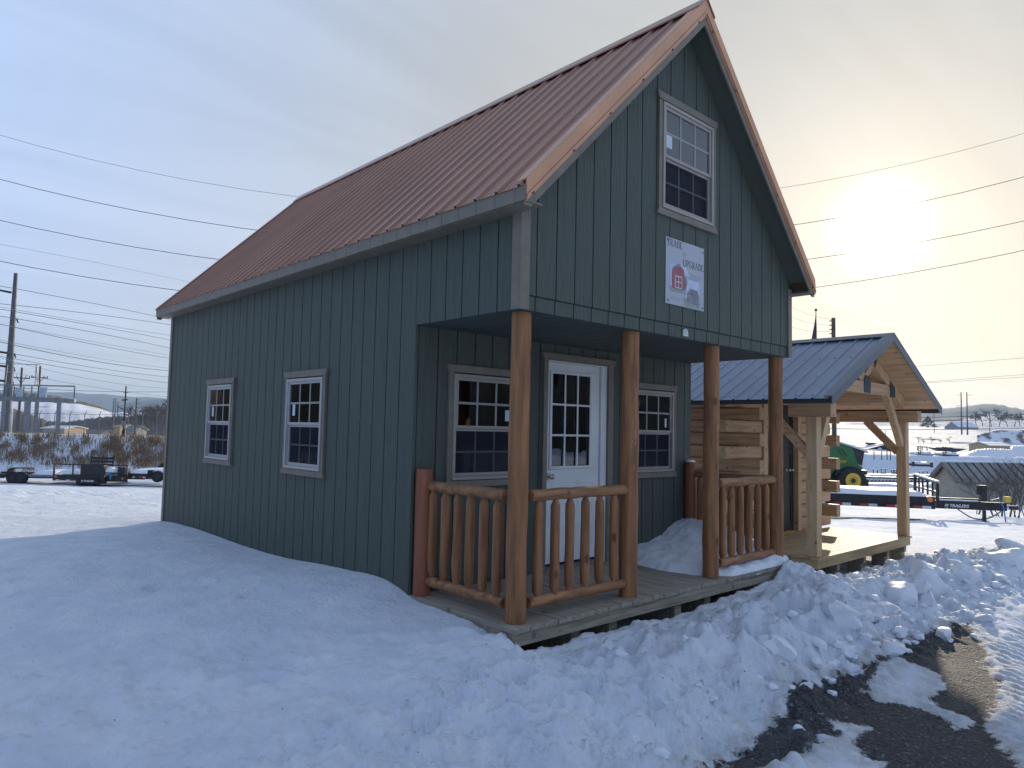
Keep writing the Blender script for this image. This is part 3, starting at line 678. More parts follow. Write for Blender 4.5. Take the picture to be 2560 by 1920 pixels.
# windows
def window(T,c,z0,z1,hw,casw=.05,parent=cabin,stick=None,vinyl=M_vinyl,head=.065):
    "double hung window, centre c, vinyl frame z0..z1, half width hw"
    f=MB(); fw=.038
    def ring(mb,u0,u1,a,b,w,v0,v1,wb=None):
        wb=wb or w
        mb.bx(T,u0,u1,v0,v1,b-w,b); mb.bx(T,u0,u1,v0,v1,a,a+wb); mb.bx(T,u0,u0+w,v0,v1,a+wb,b-w); mb.bx(T,u1-w,u1,v0,v1,a+wb,b-w)
    ring(f,c-hw,c+hw,z0,z1,.028,.0,.046); zm=(z0+z1)/2+.005
    win=f.build('window',vinyl,parent,bevel=.002)
    k=MB(); cw=casw
    k.bx(T,c-hw-cw,c-hw-.001,.012,.036,z0-.005,z1+.012); k.bx(T,c+hw+.001,c+hw+cw,.012,.036,z0-.005,z1+.012)
    k.prism([(c-hw-cw-.005,z1+.013),(c+hw+cw+.005,z1+.013),(c+hw+cw+.032,z1+.013+head),(c-hw-cw-.032,z1+.013+head)],T,.012,.042)
    k.prism([(c-hw-cw-.03,z0-.062),(c+hw+cw+.03,z0-.062),(c+hw+cw+.005,z0-.006),(c-hw-cw-.005,z0-.006)],T,.012,.042)
    k.build('casing',M_taupe,win,bevel=.0015)
    s=MB()
    ring(s,c-hw+.029,c+hw-.029,zm-.018,z1-.029,.026,.004,.034); ring(s,c-hw+.029,c+hw-.029,z0+.029,zm-.0185,.022,-.012,.016,.03)
    s.build('sash',vinyl,win,bevel=.0015)
    gm=MB(); lo_=MB(); i0,i1=c-hw+.055,c+hw-.055
    w3=(i1-i0)/3
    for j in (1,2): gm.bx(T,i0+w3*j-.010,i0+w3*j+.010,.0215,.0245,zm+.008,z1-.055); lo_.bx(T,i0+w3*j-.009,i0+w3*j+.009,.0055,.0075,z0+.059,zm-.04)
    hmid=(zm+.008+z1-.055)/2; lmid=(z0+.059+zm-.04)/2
    gm.bx(T,i0,i1,.0217,.0243,hmid-.010,hmid+.010); lo_.bx(T,i0,i1,.0056,.0074,lmid-.009,lmid+.009); lo_.build('dimmed_muntin',M_dimg,win)
    gm.build('muntin',M_grey,win)
    p=MB(); p.bx(T,i0-.002,i1+.002,.018,.021,zm+.007,z1-.054); p.bx(T,i0-.002,i1+.002,-.021,-.018,z0+.058,zm-.04)
    p.build('pane',M_glass,win)
    sc=MB(); sc.bx(T,i0-.002,i1+.002,.004,.005,z0+.058,zm-.040); sc.build('screen',M_screen,win)
    if stick:
        a,b,w,h=stick; st=MB(); st.bx(T,a,a+w,.0215,.0225,b,b+h); st.build('sticker',mat('paper sticker',(.55,.66,.74),.6),win)
    return win
TL=TS(0); TR=TS(BW,1)
window(TL,5.385,.90,1.82,.385,stick=(5.585,1.43,.055,.12),vinyl=M_vinylw); window(TL,3.12,.90,1.82,.385,stick=(3.33,1.44,.055,.12),vinyl=M_vinylw)
window(TR,5.385,.90,1.82,.385); window(TR,3.12,.90,1.82,.385)
window(TF(0),2.03,3.285,4.225,.40,stick=(1.70,3.84,.085,.115))
window(TF(PY),.765,.905,1.815,.385,stick=(.99,1.42,.05,.10)); window(TF(PY),3.235,.905,1.815,.385,stick=(3.47,1.41,.035,.10))
# door
T=TF(PY)
dr=MB()
dr.bx(T,1.556,2.345,-.045,-.008,.06,.968); dr.bx(T,1.556,2.345,-.045,-.008,1.935,2.015); dr.bx(T,1.556,1.60,-.045,-.008,.968,1.935); dr.bx(T,2.215,2.345,-.045,-.008,.968,1.935)
door=dr.build('door',M_white,cabin,bevel=.003)
k=MB()
for a,b in ((1.60,1.628),(2.187,2.215)): k.bx(T,a,b,-.008,.006,.97,1.933)
k.bx(T,1.628,2.187,-.008,.006,.97,.998); k.bx(T,1.628,2.187,-.008,.006,1.905,1.933)
k.build('glass_surround',M_white,door,bevel=.003)
k=MB(); w3=(2.187-1.628)/3; h3=(1.905-.998)/3
for j in (1,2): k.bx(T,1.628+w3*j-.010,1.628+w3*j+.010,-.006,.003,.998,1.905)
for j in (1,2): k.bx(T,1.628,2.187,-.0055,.0025,.998+h3*j-.010,.998+h3*j+.010)
k.build('muntin',M_white,door,bevel=.002)
k=MB(); k.bx(T,1.60,2.215,-.022,-.018,.97,1.93); k.build('pane',M_glass,door)
k=MB()
for a,b in ((1.64,1.90),(2.0,2.26)):
    for (z0,z1) in ((.20,.42),(.50,.84)):
        k.bx(T,a,b,-.0075,-.004,z1-.012,z1); k.bx(T,a,b,-.0075,-.004,z0,z0+.012); k.bx(T,a,a+.012,-.0075,-.004,z0+.012,z1-.012); k.bx(T,b-.012,b,-.0075,-.004,z0+.012,z1-.012); k.bx(T,a+.03,b-.03,-.0075,-.005,z0+.03,z1-.03)
k.build('raised_panel',M_white,door,bevel=.0015)
k=MB(); k.tube([(1.600,PY+.01,.90),(1.600,PY+.003,.90)],.033,16); k.tube([(1.600,PY+.003,.90),(1.6,PY-.02,.90),(1.6,PY-.03,.9),(1.6,PY-.05,.9),(1.6,PY-.062,.9)],[.012,.012,.024,.027,.014],16)
k.build('knob',M_brass,door,smooth=True)
k=MB(); k.bx(T,2.352,2.44,-.06,.014,.0,2.03); k.bx(T,1.53,1.553,-.06,.014,.0,2.03); k.bx(T,1.5532,2.3518,-.06,.014,2.018,2.03); k.build('door_jamb',M_white,cabin,bevel=.002)
k=MB(); k.bx(T,1.5532,2.3518,-.06,.03,.0,.035); k.build('threshold',M_galv,cabin)
k=MB(); k.bx(T,1.475,1.5295,.012,.04,.004,2.031); k.bx(T,2.4405,2.52,.012,.04,.004,2.031); k.prism([(1.47,2.032),(2.53,2.032),(2.56,2.098),(1.44,2.098)],T,.012,.046); k.build('door_casing',M_taupe,cabin,bevel=.0015)

# deck
mb=MB(); x=-.012; rng=random.Random(3)
while x<BW:
    w=min(.138,BW+.012-x); y0=-.035+rng.uniform(-.006,.006); z=rng.uniform(-.0015,.0015)
    mb.box((x,y0,-.036+z),(x+w,PY-.014,z)); x+=.143
mb.build('deck_board',M_deck,cabin,bevel=.003)
mb=MB(); mb.box((.0,-.02,-.128),(BW,.018,-.0385)); mb.box((.0,.0185,-.128),(.038,PY+.0,-.0385)); mb.box((BW-.038,.0185,-.128),(BW,PY,-.0385)); mb.build('rim_joist',M_rim,cabin,bevel=.003)
for xx in (.62,1.06,1.95,2.42,3.3):
    mb=MB(); mb.box((xx,.03,-.40),(xx+.10,1.2,-.129)); mb.build('skid',M_rim,cabin,bevel=.003)
# log posts and railings
rng=random.Random(11)
def logpts(a,b,r,n=8,j=.004,taper=0):
    a=Vector(a);b=Vector(b); P=[];Q=[]
    for i in range(n+1):
        t=i/n; P.append(a.lerp(b,t)+Vector((rng.uniform(-j,j),rng.uniform(-j,j),rng.uniform(-j,j)))*(0 if i in(0,n) else 1)); Q.append(r*(1+rng.uniform(-.03,.03)-taper*t))
    return P,Q
posts=[]
for i,xp in enumerate((.115,1.386,2.637,3.915)):
    mb=MB(); P,Q=logpts((xp,.10,.002),(xp,.10,HB-.002),.0765,12,.004,.05); mb.tube(P,Q,28); posts.append(mb.build('porch_post',M_log,cabin,smooth=True))
# chalky scrawl left on the second post
mb=MB(); rg=random.Random(5)
def scrawl(xp,strokes,rad=.079):
    for st in strokes:
        for (a,z),(b,z2) in zip(st[:-1],st[1:]):
            def pt(t,zz,rr): return (xp+rr*math.sin(t),.10-rr*math.cos(t),zz)
            dz_=.004; da=.03
            mb.add([pt(a-da,z-dz_,rad),pt(b-da,z2-dz_,rad),pt(b+da,z2+dz_,rad),pt(a+da,z+dz_,rad)],[(0,1,2,3)])
scrawl(1.386,[[(-.35,1.46),(-.1,1.50),(-.25,1.44),(.05,1.47)],[(-.45,1.38),(-.15,1.43),(-.35,1.36),(0,1.40)],[(-.5,1.30),(-.3,1.36),(-.2,1.28),(0,1.34)],[(-.75,1.22),(-.6,1.28)],[(-.35,1.26),(-.2,1.25)],[(-.4,1.08),(-.42,1.03)],[(.4,1.62),(.42,1.56)],[(.1,1.53),(.2,1.55)]])
mb.build('chalk_mark',mat('chalk',(.55,.38,.26),.9),posts[1],fixn=False)
mb=MB(); scrawl(2.637,[[(-.1,1.50),(.1,1.54),(-.05,1.47),(.2,1.50)],[(-.3,1.38),(-.2,1.44),(-.25,1.36)],[(-.35,1.31),(-.3,1.35)]])
mb.build('chalk_mark',bpy.data.materials['chalk'],posts[2],fixn=False)
def railing(p,q,bal,tz=(.875,.115),ball=None):
    "log railing between p and q (x,y); bal = positions along 0..1"
    root=empty('railing',((p[0]+q[0])/2,(p[1]+q[1])/2,0),parent=cabin)
    p=Vector((*p,0)); q=Vector((*q,0)); d=(q-p).normalized()
    for z,nm,r in ((tz[0],'top_rail',.043),(tz[1],'bottom_rail',.040)):
        P,Q=logpts(p+Vector((0,0,z)),q+Vector((0,0,z)),r,10,.0035)
        e=d*.02; P=[P[0]-d*.004,P[0]]+P[1:-1]+[P[-1],P[-1]+e]; Q=[r*.86,Q[0]]+Q[1:-1]+[Q[-1],r*.62]
        mb=MB(); mb.tube(P,Q,18); mb.build(nm,M_logh,root,smooth=True)
    for t in bal:
        c=p.lerp(q,t); r=.036; zs=[(tz[1]+.02,.018),(tz[1]+.040,.022),(tz[1]+.075,r),(.3,r*1.03),(.5,r),(.7,r*.98),(tz[0]-.085,r*.96),(tz[0]-.045,.020),(tz[0]-.02,.017)]
        mb=MB(); jx=rng.uniform(-.003,.003)
        mb.tube([c+Vector((jx*(i%3-1),jx*(i%2),z)) for i,(z,_) in enumerate(zs)],[rr*rng.uniform(.96,1.04) for _,rr in zs],16); mb.build('baluster',M_log,root,smooth=True)
    return root
railing((.10,.205),(.10,1.185),[.085,.245,.405,.56,.72,.885])
railing((.235,.10),(1.325,.10),[.083,.247,.395,.558,.715,.88])
railing((2.775,.10),(3.85,.10),[.067,.215,.37,.53,.70,.86])
railing((3.915,.19),(3.915,1.12),[.1,.26,.42,.58,.74,.9])
for xp,yp in ((.072,1.165),(3.905,1.15)):
    mb=MB(); P,Q=logpts((xp,yp,.002),(xp,yp,1.01),.068,5,.002); mb.tube(P,Q,24); nw=mb.build('newel_post',M_newel,cabin,smooth=True)
    if xp>2:
        s=MB(); s.tube([(xp,yp,1.008),(xp,yp,1.022),(xp,yp,1.032),(xp,yp,1.036)],[.06,.055,.035,.008],14); so_=s.build('snow_cap',M_whitep,nw,smooth=True)
# maker's arch shaped badge on the lower siding band
mb=MB(); bx0,bx1,bz0,bz1=1.998,2.076,2.212,2.278
arch=[(bx0,bz0),(bx1,bz0)]+[((bx0+bx1)/2+.039*math.cos(t),2.245+.034*math.sin(t)) for t in [R(a) for a in range(0,181,20)]]
mb.prism(arch,TF(0),.0065,.0085); bd=mb.build('badge',mat('badge white',(.62,.68,.70),.6),cabin)
mb=MB()
for z,w in ((2.228,.030),(2.240,.026),(2.252,.03)): mb.bx(TF(0),2.037-w,2.037+w,.009,.0095,z,z+.004)
mb.bx(TF(0),2.022,2.052,.009,.0095,2.259,2.267); mb.build('badge_print',M_inkl,bd)

# ============================================================ poster on the gable
def serif(mb,T,word,u,z,h,w=.62,t=.12,v0=0,v1=.0008,sp=.28):
    "thick/thin roman capitals from straight and curved strokes"
    def seg(a,b,th):
        (x0,y0),(x1,y1)=a,b; L_=math.hypot(x1-x0,y1-y0); nx_,ny_=-(y1-y0)/L_*th/2,(x1-x0)/L_*th/2
        mb.prism([(u+(x0+nx_)*h,z+(y0+ny_)*h),(u+(x1+nx_)*h,z+(y1+ny_)*h),(u+(x1-nx_)*h,z+(y1-ny_)*h),(u+(x0-nx_)*h,z+(y0-ny_)*h)],T,v0,v1)
    def arc(cx_,cy_,rx,ry,a0,a1,th,n=8):
        P=[(cx_+rx*math.cos(R(a0+(a1-a0)*i/n)),cy_+ry*math.sin(R(a0+(a1-a0)*i/n))) for i in range(n+1)]
        for i,(a,b) in enumerate(zip(P[:-1],P[1:])): seg(a,b,th)
    K,k=t,.045
    def stem(x,a=0,b=1): seg((x,a),(x,b),K)
    def ser(x,y,ww=.13): seg((x-ww,y),(x+ww,y),k)
    for ch in word:
        if ch=='T': stem(.32); seg((.0,.98),(.64,.98),k); seg((.02,.98),(.02,.78),k); seg((.62,.98),(.62,.78),k); ser(.32,.02); adv=.64
        elif ch=='R': stem(.14); seg((.03,.98),(.38,.98),k); seg((.14,.5),(.38,.5),k); arc(.36,.74,.2,.24,-90,90,.09); seg((.32,.5),(.62,.02),K); ser(.14,.02); ser(.64,.02,.08); adv=.70
        elif ch=='A': seg((.08,0),(.35,1),k); seg((.35,1),(.62,0),K); seg((.18,.34),(.52,.34),k); ser(.08,.02,.1); ser(.62,.02,.12); adv=.74
        elif ch=='D': stem(.14); seg((.02,.98),(.34,.98),k); seg((.02,.02),(.34,.02),k); arc(.32,.5,.30,.48,-90,90,.10); adv=.68
        elif ch=='E': stem(.14); seg((.02,.98),(.52,.98),k); seg((.02,.02),(.56,.02),k); seg((.14,.52),(.42,.52),k); seg((.52,.98),(.52,.8),k); seg((.55,.02),(.55,.22),k); adv=.62
        elif ch=='U': stem(.14,.25,1); seg((.58,.25),(.58,1),k); arc(.36,.26,.22,.25,180,360,.08); ser(.14,.98); ser(.58,.98,.1); adv=.74
        elif ch=='P': stem(.14); seg((.03,.98),(.38,.98),k); seg((.14,.46),(.38,.46),k); arc(.36,.72,.21,.26,-90,90,.09); ser(.14,.02); adv=.62
        elif ch=='G': arc(.38,.5,.31,.48,45,315,.09,12); seg((.60,.18),(.60,.46),K*.8); ser(.60,.46,.1); adv=.76
        elif ch=='o': arc(.25,.3,.2,.28,0,360,.05,12); adv=.5
        elif ch=='r': stem(.1,0,.55); arc(.28,.36,.16,.2,30,150,.05,5); adv=.45
        u+=(adv+sp*.3)*h
mb=MB(); T=TF(0)
nU,nZ=8,12; pu0,pu1,pz0,pz1=1.705,2.305,2.466,3.05
vs=[];fs=[]
def pv(u,z):
    a=(u-pu0)/(pu1-pu0); b=(z-pz0)/(pz1-pz0); return .0215+.0015*math.sin(a*3.1)
def bowed(mb,poly,dv):
    "sheet lying on the slightly buckled poster"
    pass
for k_ in (0,1):
    for j in range(nZ+1):
        for i_ in range(nU+1):
            u=pu0+(pu1-pu0)*i_/nU; z=pz0+(pz1-pz0)*j/nZ; vs.append(T(u,pv(u,z)-(.0015 if k_ else 0),z))
n1_=(nU+1)*(nZ+1)
for j in range(nZ):
    for i_ in range(nU):
        a=j*(nU+1)+i_; fs.append((a,a+1,a+nU+2,a+nU+1)); fs.append((n1_+a,n1_+a+nU+1,n1_+a+nU+2,n1_+a+1))
bd_=[i_ for i_ in range(nU+1)]+[j*(nU+1)+nU for j in range(1,nZ+1)]+[nZ*(nU+1)+i_ for i_ in range(nU-1,-1,-1)]+[j*(nU+1) for j in range(nZ-1,0,-1)]
for a,b in zip(bd_,bd_[1:]+bd_[:1]): fs.append((a,n1_+a,n1_+b,b))
mb.add(vs,fs); poster=mb.build('poster',M_paper,smooth=True)
poster.location=(0,0,0)
tag(poster,'white poster of a red barn, screwed to the green gable below its window','poster')
def onposter(mb):  # follow the buckled sheet
    mb.v=[(x,-(pv(x,z)+(-y)),z) for x,y,z in mb.v]
def sub(name,m,fn):
    mb=MB(); fn(mb); onposter(mb); return mb.build(name,m,poster)
def PX(a): return pu0+(pu1-pu0)*a
def PZ(b): return pz1-(pz1-pz0)*b
S=.0010
def poly(mb,pts,l): mb.prism([(PX(a),PZ(b)) for a,b in pts],TF(0),S*l,S*l+S*.8)
sub('printed_words',M_ink,lambda mb:(serif(mb,TF(0),'TRADE',PX(.03),PZ(.125),.062,v0=S,v1=S*2),serif(mb,TF(0),'UPGRADE',PX(.43),PZ(.375),.062,v0=S,v1=S*2)))
sub('pale_word',mat('faint ink',(.44,.47,.52),.7),lambda mb:serif(mb,TF(0),'or',PX(.41),PZ(.235),.075,v0=S,v1=S*2))
sub('sky_print',M_psky,lambda mb:(poly(mb,[(.10,.38),(.10,.72),(.46,.72),(.46,.62),(.58,.50),(.52,.38)],1),poly(mb,[(.5,.56),(.86,.56),(.86,.88),(.5,.88)],1)))
sub('ground_print',M_pgr,lambda mb:(poly(mb,[(.10,.72),(.10,.80),(.5,.80),(.5,.72)],2),poly(mb,[(.46,.86),(.46,1-.02),(.88,.98),(.88,.86)],2)))
sub('barn_print',M_red,lambda mb:poly(mb,[(.15,.75),(.15,.50),(.18,.44),(.31,.40),(.44,.44),(.47,.50),(.47,.75)],3))
sub('roof_print',M_pgrey,lambda mb:(poly(mb,[(.16,.465),(.31,.385),(.45,.46),(.45,.44),(.31,.365),(.16,.445)],4),poly(mb,[(.48,.55),(.53,.50),(.52,.56),(.54,.60),(.52,.72),(.48,.72)],2.2),poly(mb,[(.52,.80),(.60,.70),(.80,.70),(.86,.79),(.74,.745),(.68,.79)],4),poly(mb,[(.68,.79),(.74,.75),(.86,.80),(.85,.93),(.68,.93)],3)))
sub('shed_print',mat('poster shed',(.30,.29,.31),.7,var=.2,vscale=20),lambda mb:poly(mb,[(.54,.79),(.68,.79),(.68,.93),(.54,.92)],3.2))
def doorp(mb):
    for (a,b,c,d) in ((.22,.55,.40,.565),(.22,.725,.40,.74),(.22,.565,.235,.725),(.385,.565,.40,.725),(.302,.565,.318,.725),(.235,.64,.302,.652),(.318,.64,.385,.652),(.72,.80,.725,.92),(.765,.80,.77,.92)): poly(mb,[(a,b),(c,b),(c,d),(a,d)],5)
    mb.prism([(PX(.55)+.026*math.cos(R(t)),PZ(.70)+.026*math.sin(R(t))) for t in range(0,360,24)],TF(0),S*5,S*5.8)
sub('white_print',mat('poster white',(.66,.68,.71),.7),doorp)
def fine(mb):
    rg=random.Random(9)
    for rows,u0,u1,z0,dz in ((3,.62,.90,.475,.032),(2,.10,.40,.885,.034)):
        for j in range(rows):
            u=u0
            while u<u1-(.05 if j==rows-1 else 0):
                w=rg.uniform(.012,.03); hh=rg.uniform(.006,.011); zz=z0+j*dz+rg.uniform(-.003,.003); poly(mb,[(u,zz),(u+w,zz),(u+w,zz+hh),(u,zz+hh)],2); u+=w+rg.uniform(.005,.016)
sub('fine_print',M_inkl,fine)
def scr(mb):
    for a,b in ((.045,.045),(.955,.075),(.05,.95),(.945,.955)): mb.prism([(PX(a)+.009*math.cos(R(t)),PZ(b)+.009*math.sin(R(t))) for t in range(0,360,36)],TF(0),S*6,.005)
sub('screw',M_black,scr)

# ============================================================ snow blown on to the porch
def heap(name,xs_,ys_,fn,label,floor=-.02):
    vs=[];fs=[];nx_,ny_=len(xs_),len(ys_)
    XX,YY=np.meshgrid(xs_,ys_); ZZ=fn(XX,YY)
    for a,b,c in zip(XX.ravel(),YY.ravel(),ZZ.ravel()): vs.append((a,b,c))
    for j in range(ny_-1):
        for i_ in range(nx_-1):
            q_=(j*nx_+i_,j*nx_+i_+1,(j+1)*nx_+i_+1,(j+1)*nx_+i_)
            if max(vs[k_][2] for k_ in q_)>floor+.004: fs.append(q_)
    mb=MB(); mb.add(vs,fs); o=mb.build(name,M_snow,smooth=True,fixn=False); tag(o,label,'snow',kind='stuff'); return o
M_snow=mat('snow',(.75,.78,.82),.6,var=.03,vscale=4,bump=.6,bscale=22,bdist=.012,spec=.3)
def porchsnow(x,y):
    e=np.interp(y,[.0,.06,.18,.45,.62,.86,1.22],[2.80,2.74,2.585,2.50,2.48,2.53,2.62])
    h=np.interp(x,[2.5,3.0,3.36,3.62,3.86,3.98],[.03,.07,.11,.22,.31,.27])*sm(-.12,.9,y)+.05
    h=h*sm(0,.16,x-e-.03*perlin(x*7,y*7,5))*sm(-.045,.02,y)+.022*perlin(x*6,y*6,6)*sm(0,.3,x-e)+.010*perlin(x*17,y*17,7)
    h=h-.03*(1-sm(0,.05,x-e))-.05*(1-sm(-.035,.0,y))
    h=h+.30*sm(3.93,4.1,x)*0-.5*sm(4.02,4.05,x)*sm(.0,.3,y)
    return np.maximum(h,-.03)
heap('snow_drift',np.linspace(2.35,3.99,90),np.linspace(-.04,1.234,70),porchsnow,'blown snow heaped over the right end of the cabin porch',-.012)

# loose clods of ploughed snow along the bank
rg=np.random.RandomState(12)
def clod(mb,c,s,seed):
    import bmesh
    bm=bmesh.new(); bmesh.ops.create_icosphere(bm,subdivisions=3 if max(s)>.12 else 2,radius=1)
    pts=np.array([v.co for v in bm.verts]); q=pts*1.3+seed*7.7
    n=perlin(q[:,0]+q[:,2]*.7,q[:,1]-q[:,2]*.6,seed%97)*.45+perlin(q[:,0]*2.3-q[:,2],q[:,1]*2.3+q[:,2],seed%89)*.18
    pts=pts*(1+n[:,None]); pts=np.sign(pts)*np.minimum(np.abs(pts),.78+.2*rg.rand())  # flattened facets
    a=rg.rand()*6.28; ca,sa=math.cos(a),math.sin(a); t_=rg.uniform(-.5,.5)
    for v in pts:
        x,y,z=v*s; x,z=x*math.cos(t_)-z*math.sin(t_),x*math.sin(t_)+z*math.cos(t_); mb.v.append((c[0]+x*ca-y*sa,c[1]+x*sa+y*ca,c[2]+z))
    o=len(mb.v)-len(pts); bm.faces.ensure_lookup_table()
    for f in bm.faces: mb.f.append(tuple(v.index+o for v in f.verts)); mb.m.append(0)
    bm.free()
mb=MB()
cx_,cy_=[],[]
for k_ in range(366):
    if k_<150: x=rg.uniform(.3,13); y=-.95+rg.normal()*.28+.02*(x-4)
    elif k_<300: x=rg.uniform(.4,12); y=-1.32+rg.normal()*.10-.01*x
    elif k_<360: x=rg.uniform(4.3,9); y=rg.uniform(-.7,.5)
    else: x=rg.uniform(-1.5,1.5); y=rg.uniform(-2.0,-.9)
    cx_.append(x);cy_.append(y)
kp_=rg.rand(len(cx_))>.35; cx_=[v for v,k in zip(cx_,kp_) if k]; cy_=[v for v,k in zip(cy_,kp_) if k]
cz_=ground(np.array([cx_]),np.array([cy_]))[0][0]
for k_,(x,y,z) in enumerate(zip(cx_,cy_,cz_)):
    s=min(.20,.028*np.exp(abs(rg.normal())*.75)); 
    if k_>=300: s*=.6
    if x<2 and s>.05: s*=.5
    clod(mb,(x,y,z+s*.15),np.array([s*rg.uniform(.8,1.4),s*rg.uniform(.7,1.1),s*rg.uniform(.45,.85)]),k_+3)
o=mb.build('snow_clods',M_snow,smooth=True,fixn=False); tag(o,'broken clods of ploughed snow strewn along the bank beside the asphalt','snow clods',kind='stuff')
BLK=['tallest rounded snow block at the asphalt edge, right of the porch end', 'snow block in the middle of the ploughed bank, below the log cabin deck corner', 'lumpy snow block in the bank, below the middle of the log cabin deck', 'big snow block in the bank, below the right end of the log cabin deck', 'large snow slab high on the bank, near the right edge', 'snow block in the bank straight below the fourth porch post', 'small upright snow lump in the sunlit gap before the log cabin deck', 'small snow lump leaning on the upright one before the log cabin deck', 'farthest large snow block of the bank, at the right edge', 'low snow block in the shaded bank below the porch middle', 'snow block low in the bank, left of the bare asphalt bay']
for k_,(x,y,s) in enumerate(((4.35,-.98,.19),(5.2,-.80,.16),(6.2,-1.05,.20),(7.4,-1.15,.24),(8.6,-1.0,.2),(2.75,-1.05,.16),(5.35,-.35,.10),(5.5,-.42,.09),(9.8,-1.2,.17),(1.55,-1.1,.13),(3.45,-.95,.15))):
    mb=MB(); z=gz(x,y); clod(mb,(x,y,z+s*.12),np.array([s*1.2,s*.85,s*.7]),int(x*13)); o=mb.build('snow_block',M_snow,smooth=True,fixn=False)
    tag(o,BLK[k_],'snow block','snow blocks in the ploughed bank')

# ============================================================ log cabin
lc=empty('log_cabin',(8.05,3.5,-.3),'small pine log cabin with slate blue metal roof, open timber porch and black door','cabin')
LX0,LX1,LY,LZ=6.62,9.48,2.06,-.30; LB=5.9
CX2=8.03
def rf2(x): return 2.90-.4815*abs(x-CX2)      # roof top surface height
rng=random.Random(21)
zr=[-.27,-.06,.157,.36,.567,.762,.967,1.17,1.37,1.57,1.76,1.95]   # course lines
def loglen(mb,p,q,z0,z1,w,along):
    # slightly rounded squared log
    c=.018; zz0,zz1=z0+.004,z1-.004
    if along=='x':
        poly_=[(-w/2+c,zz0),(w/2-c,zz0),(w/2,zz0+c),(w/2,zz1-c),(w/2-c,zz1),(-w/2+c,zz1),(-w/2,zz1-c),(-w/2,zz0+c)]
        mb.prism(poly_,lambda u,v,z:(v,p[1]+u,z),p[0],q[0])
    else:
        poly_=[(-w/2+c,zz0),(w/2-c,zz0),(w/2,zz0+c),(w/2,zz1-c),(w/2-c,zz1),(-w/2+c,zz1),(-w/2,zz1-c),(-w/2,zz0+c)]
        mb.prism(poly_,lambda u,v,z:(p[0]+u,v,z),p[1],q[1])
front=MB();left=MB();rightw=MB();back=MB(); t=.15
for i_,(z0,z1) in enumerate(zip(zr[:-1],zr[1:])):
    A=(i_%2==0)
    jit=rng.uniform(-.006,.006)
    xa,xb=(LX0-.38,LX1+.40) if A else (LX0+t+.001,LX1-t-.001)
    if z1<1.96:
        if z1<=1.95:
            loglen(front,(xa,LY+t/2+jit),(7.34,0),z0,z1,t,'x') if True else 0
            loglen(front,(8.64,LY+t/2+jit),(xb,0),z0,z1,t,'x')
        loglen(back,(xa,LB-t/2),(xb,0),z0,z1,t,'x')
    ya,yb=(LY-.34,LB+.3) if not A else (LY+t+.001,LB-t-.001)
    if A and z1>1.5: pass
    loglen(left,(LX0+t/2+jit,ya),(0,yb),z0,z1,t,'y'); loglen(rightw,(LX1-t/2,ya),(0,yb),z0,z1,t,'y')
# gable planking above the logs
for k_ in range(5):
    z0=1.952+k_*.18; z1=min(z0+.176,2.84)
    def xr(z): return max(.02,(2.84-z)/.4815)
    if z0<2.8:
        for m_,yy in ((front,LY+.03),(back,LB-.09)):
            m_.prism([(CX2-xr(z0)+.05,z0),(CX2+xr(z0)-.05,z0),(CX2+xr(z1)-.05,z1),(CX2-xr(z1)+.05,z1)],lambda u,v,z:(u,v,z),yy,yy+.05)
build_split(front,lambda c:0 if c[2]>1.95 else 1+(c[0]>8),'log_wall',M_pinex,lc); back.build('log_wall',M_pinex,lc); left.build('log_wall',M_piney,lc); rightw.build('log_wall',M_piney,lc)
# dark filling between the logs and the inside
mb=MB(); mb.box((LX0+.05,LY+.05,-.26),(7.36,LY+.11,1.9)); mb.box((8.62,LY+.05,-.26),(LX1-.05,LY+.11,1.9)); mb.box((LX0+.05,LY+.112,-.26),(LX0+.1,LB-.12,1.9)); mb.box((LX1-.1,LY+.112,-.26),(LX1-.05,LB-.12,1.9)); build_split(mb,lambda c:(c[0]>8.03),'chinking',mat('chinking',(.16,.11,.07),.9),lc)
# door and trim
mb=MB()
for a,b in ((7.345,7.50),(8.53,8.65)): mb.box((a,LY-.035,-.28),(b,LY+.10,1.93))
mb.box((7.50,LY-.033,1.86),(8.53,LY+.10,1.93)); mb.build('door_trim',M_pine,lc,bevel=.004)
mb=MB(); mb.box((7.51,LY+.05,-.26),(8.52,LY+.09,1.855)); dk=mb.build('door',M_black,lc,bevel=.004)
mb=MB()
for (z0,z1) in ((-.12,.35),(.5,1.05),(1.18,1.7)):
    for (a,b) in ((7.62,7.95),(8.06,8.42)):
        mb.box((a,LY+.038,z0),(b,LY+.0495,z0+.02)); mb.box((a,LY+.038,z1-.02),(b,LY+.0495,z1)); mb.box((a,LY+.038,z0+.02),(a+.02,LY+.0495,z1-.02)); mb.box((b-.02,LY+.038,z0+.02),(b,LY+.0495,z1-.02))
mb.build('raised_panel',M_black,dk)
for xx in (8.40,):
    mb=MB(); mb.tube([(xx,LY+.05,.76),(xx,LY+.03,.76),(xx,LY-.005,.76),(xx,LY-.02,.76)],[.03,.012,.026,.012],14); mb.build('knob',M_brass,dk,smooth=True)
mb=MB(); mb.tube([(8.28,LY+.05,.76),(8.28,LY+.03,.76),(8.28,LY-.005,.76),(8.28,LY-.02,.76)],[.028,.010,.024,.012],14); mb.build('knob',M_brass,dk,smooth=True)
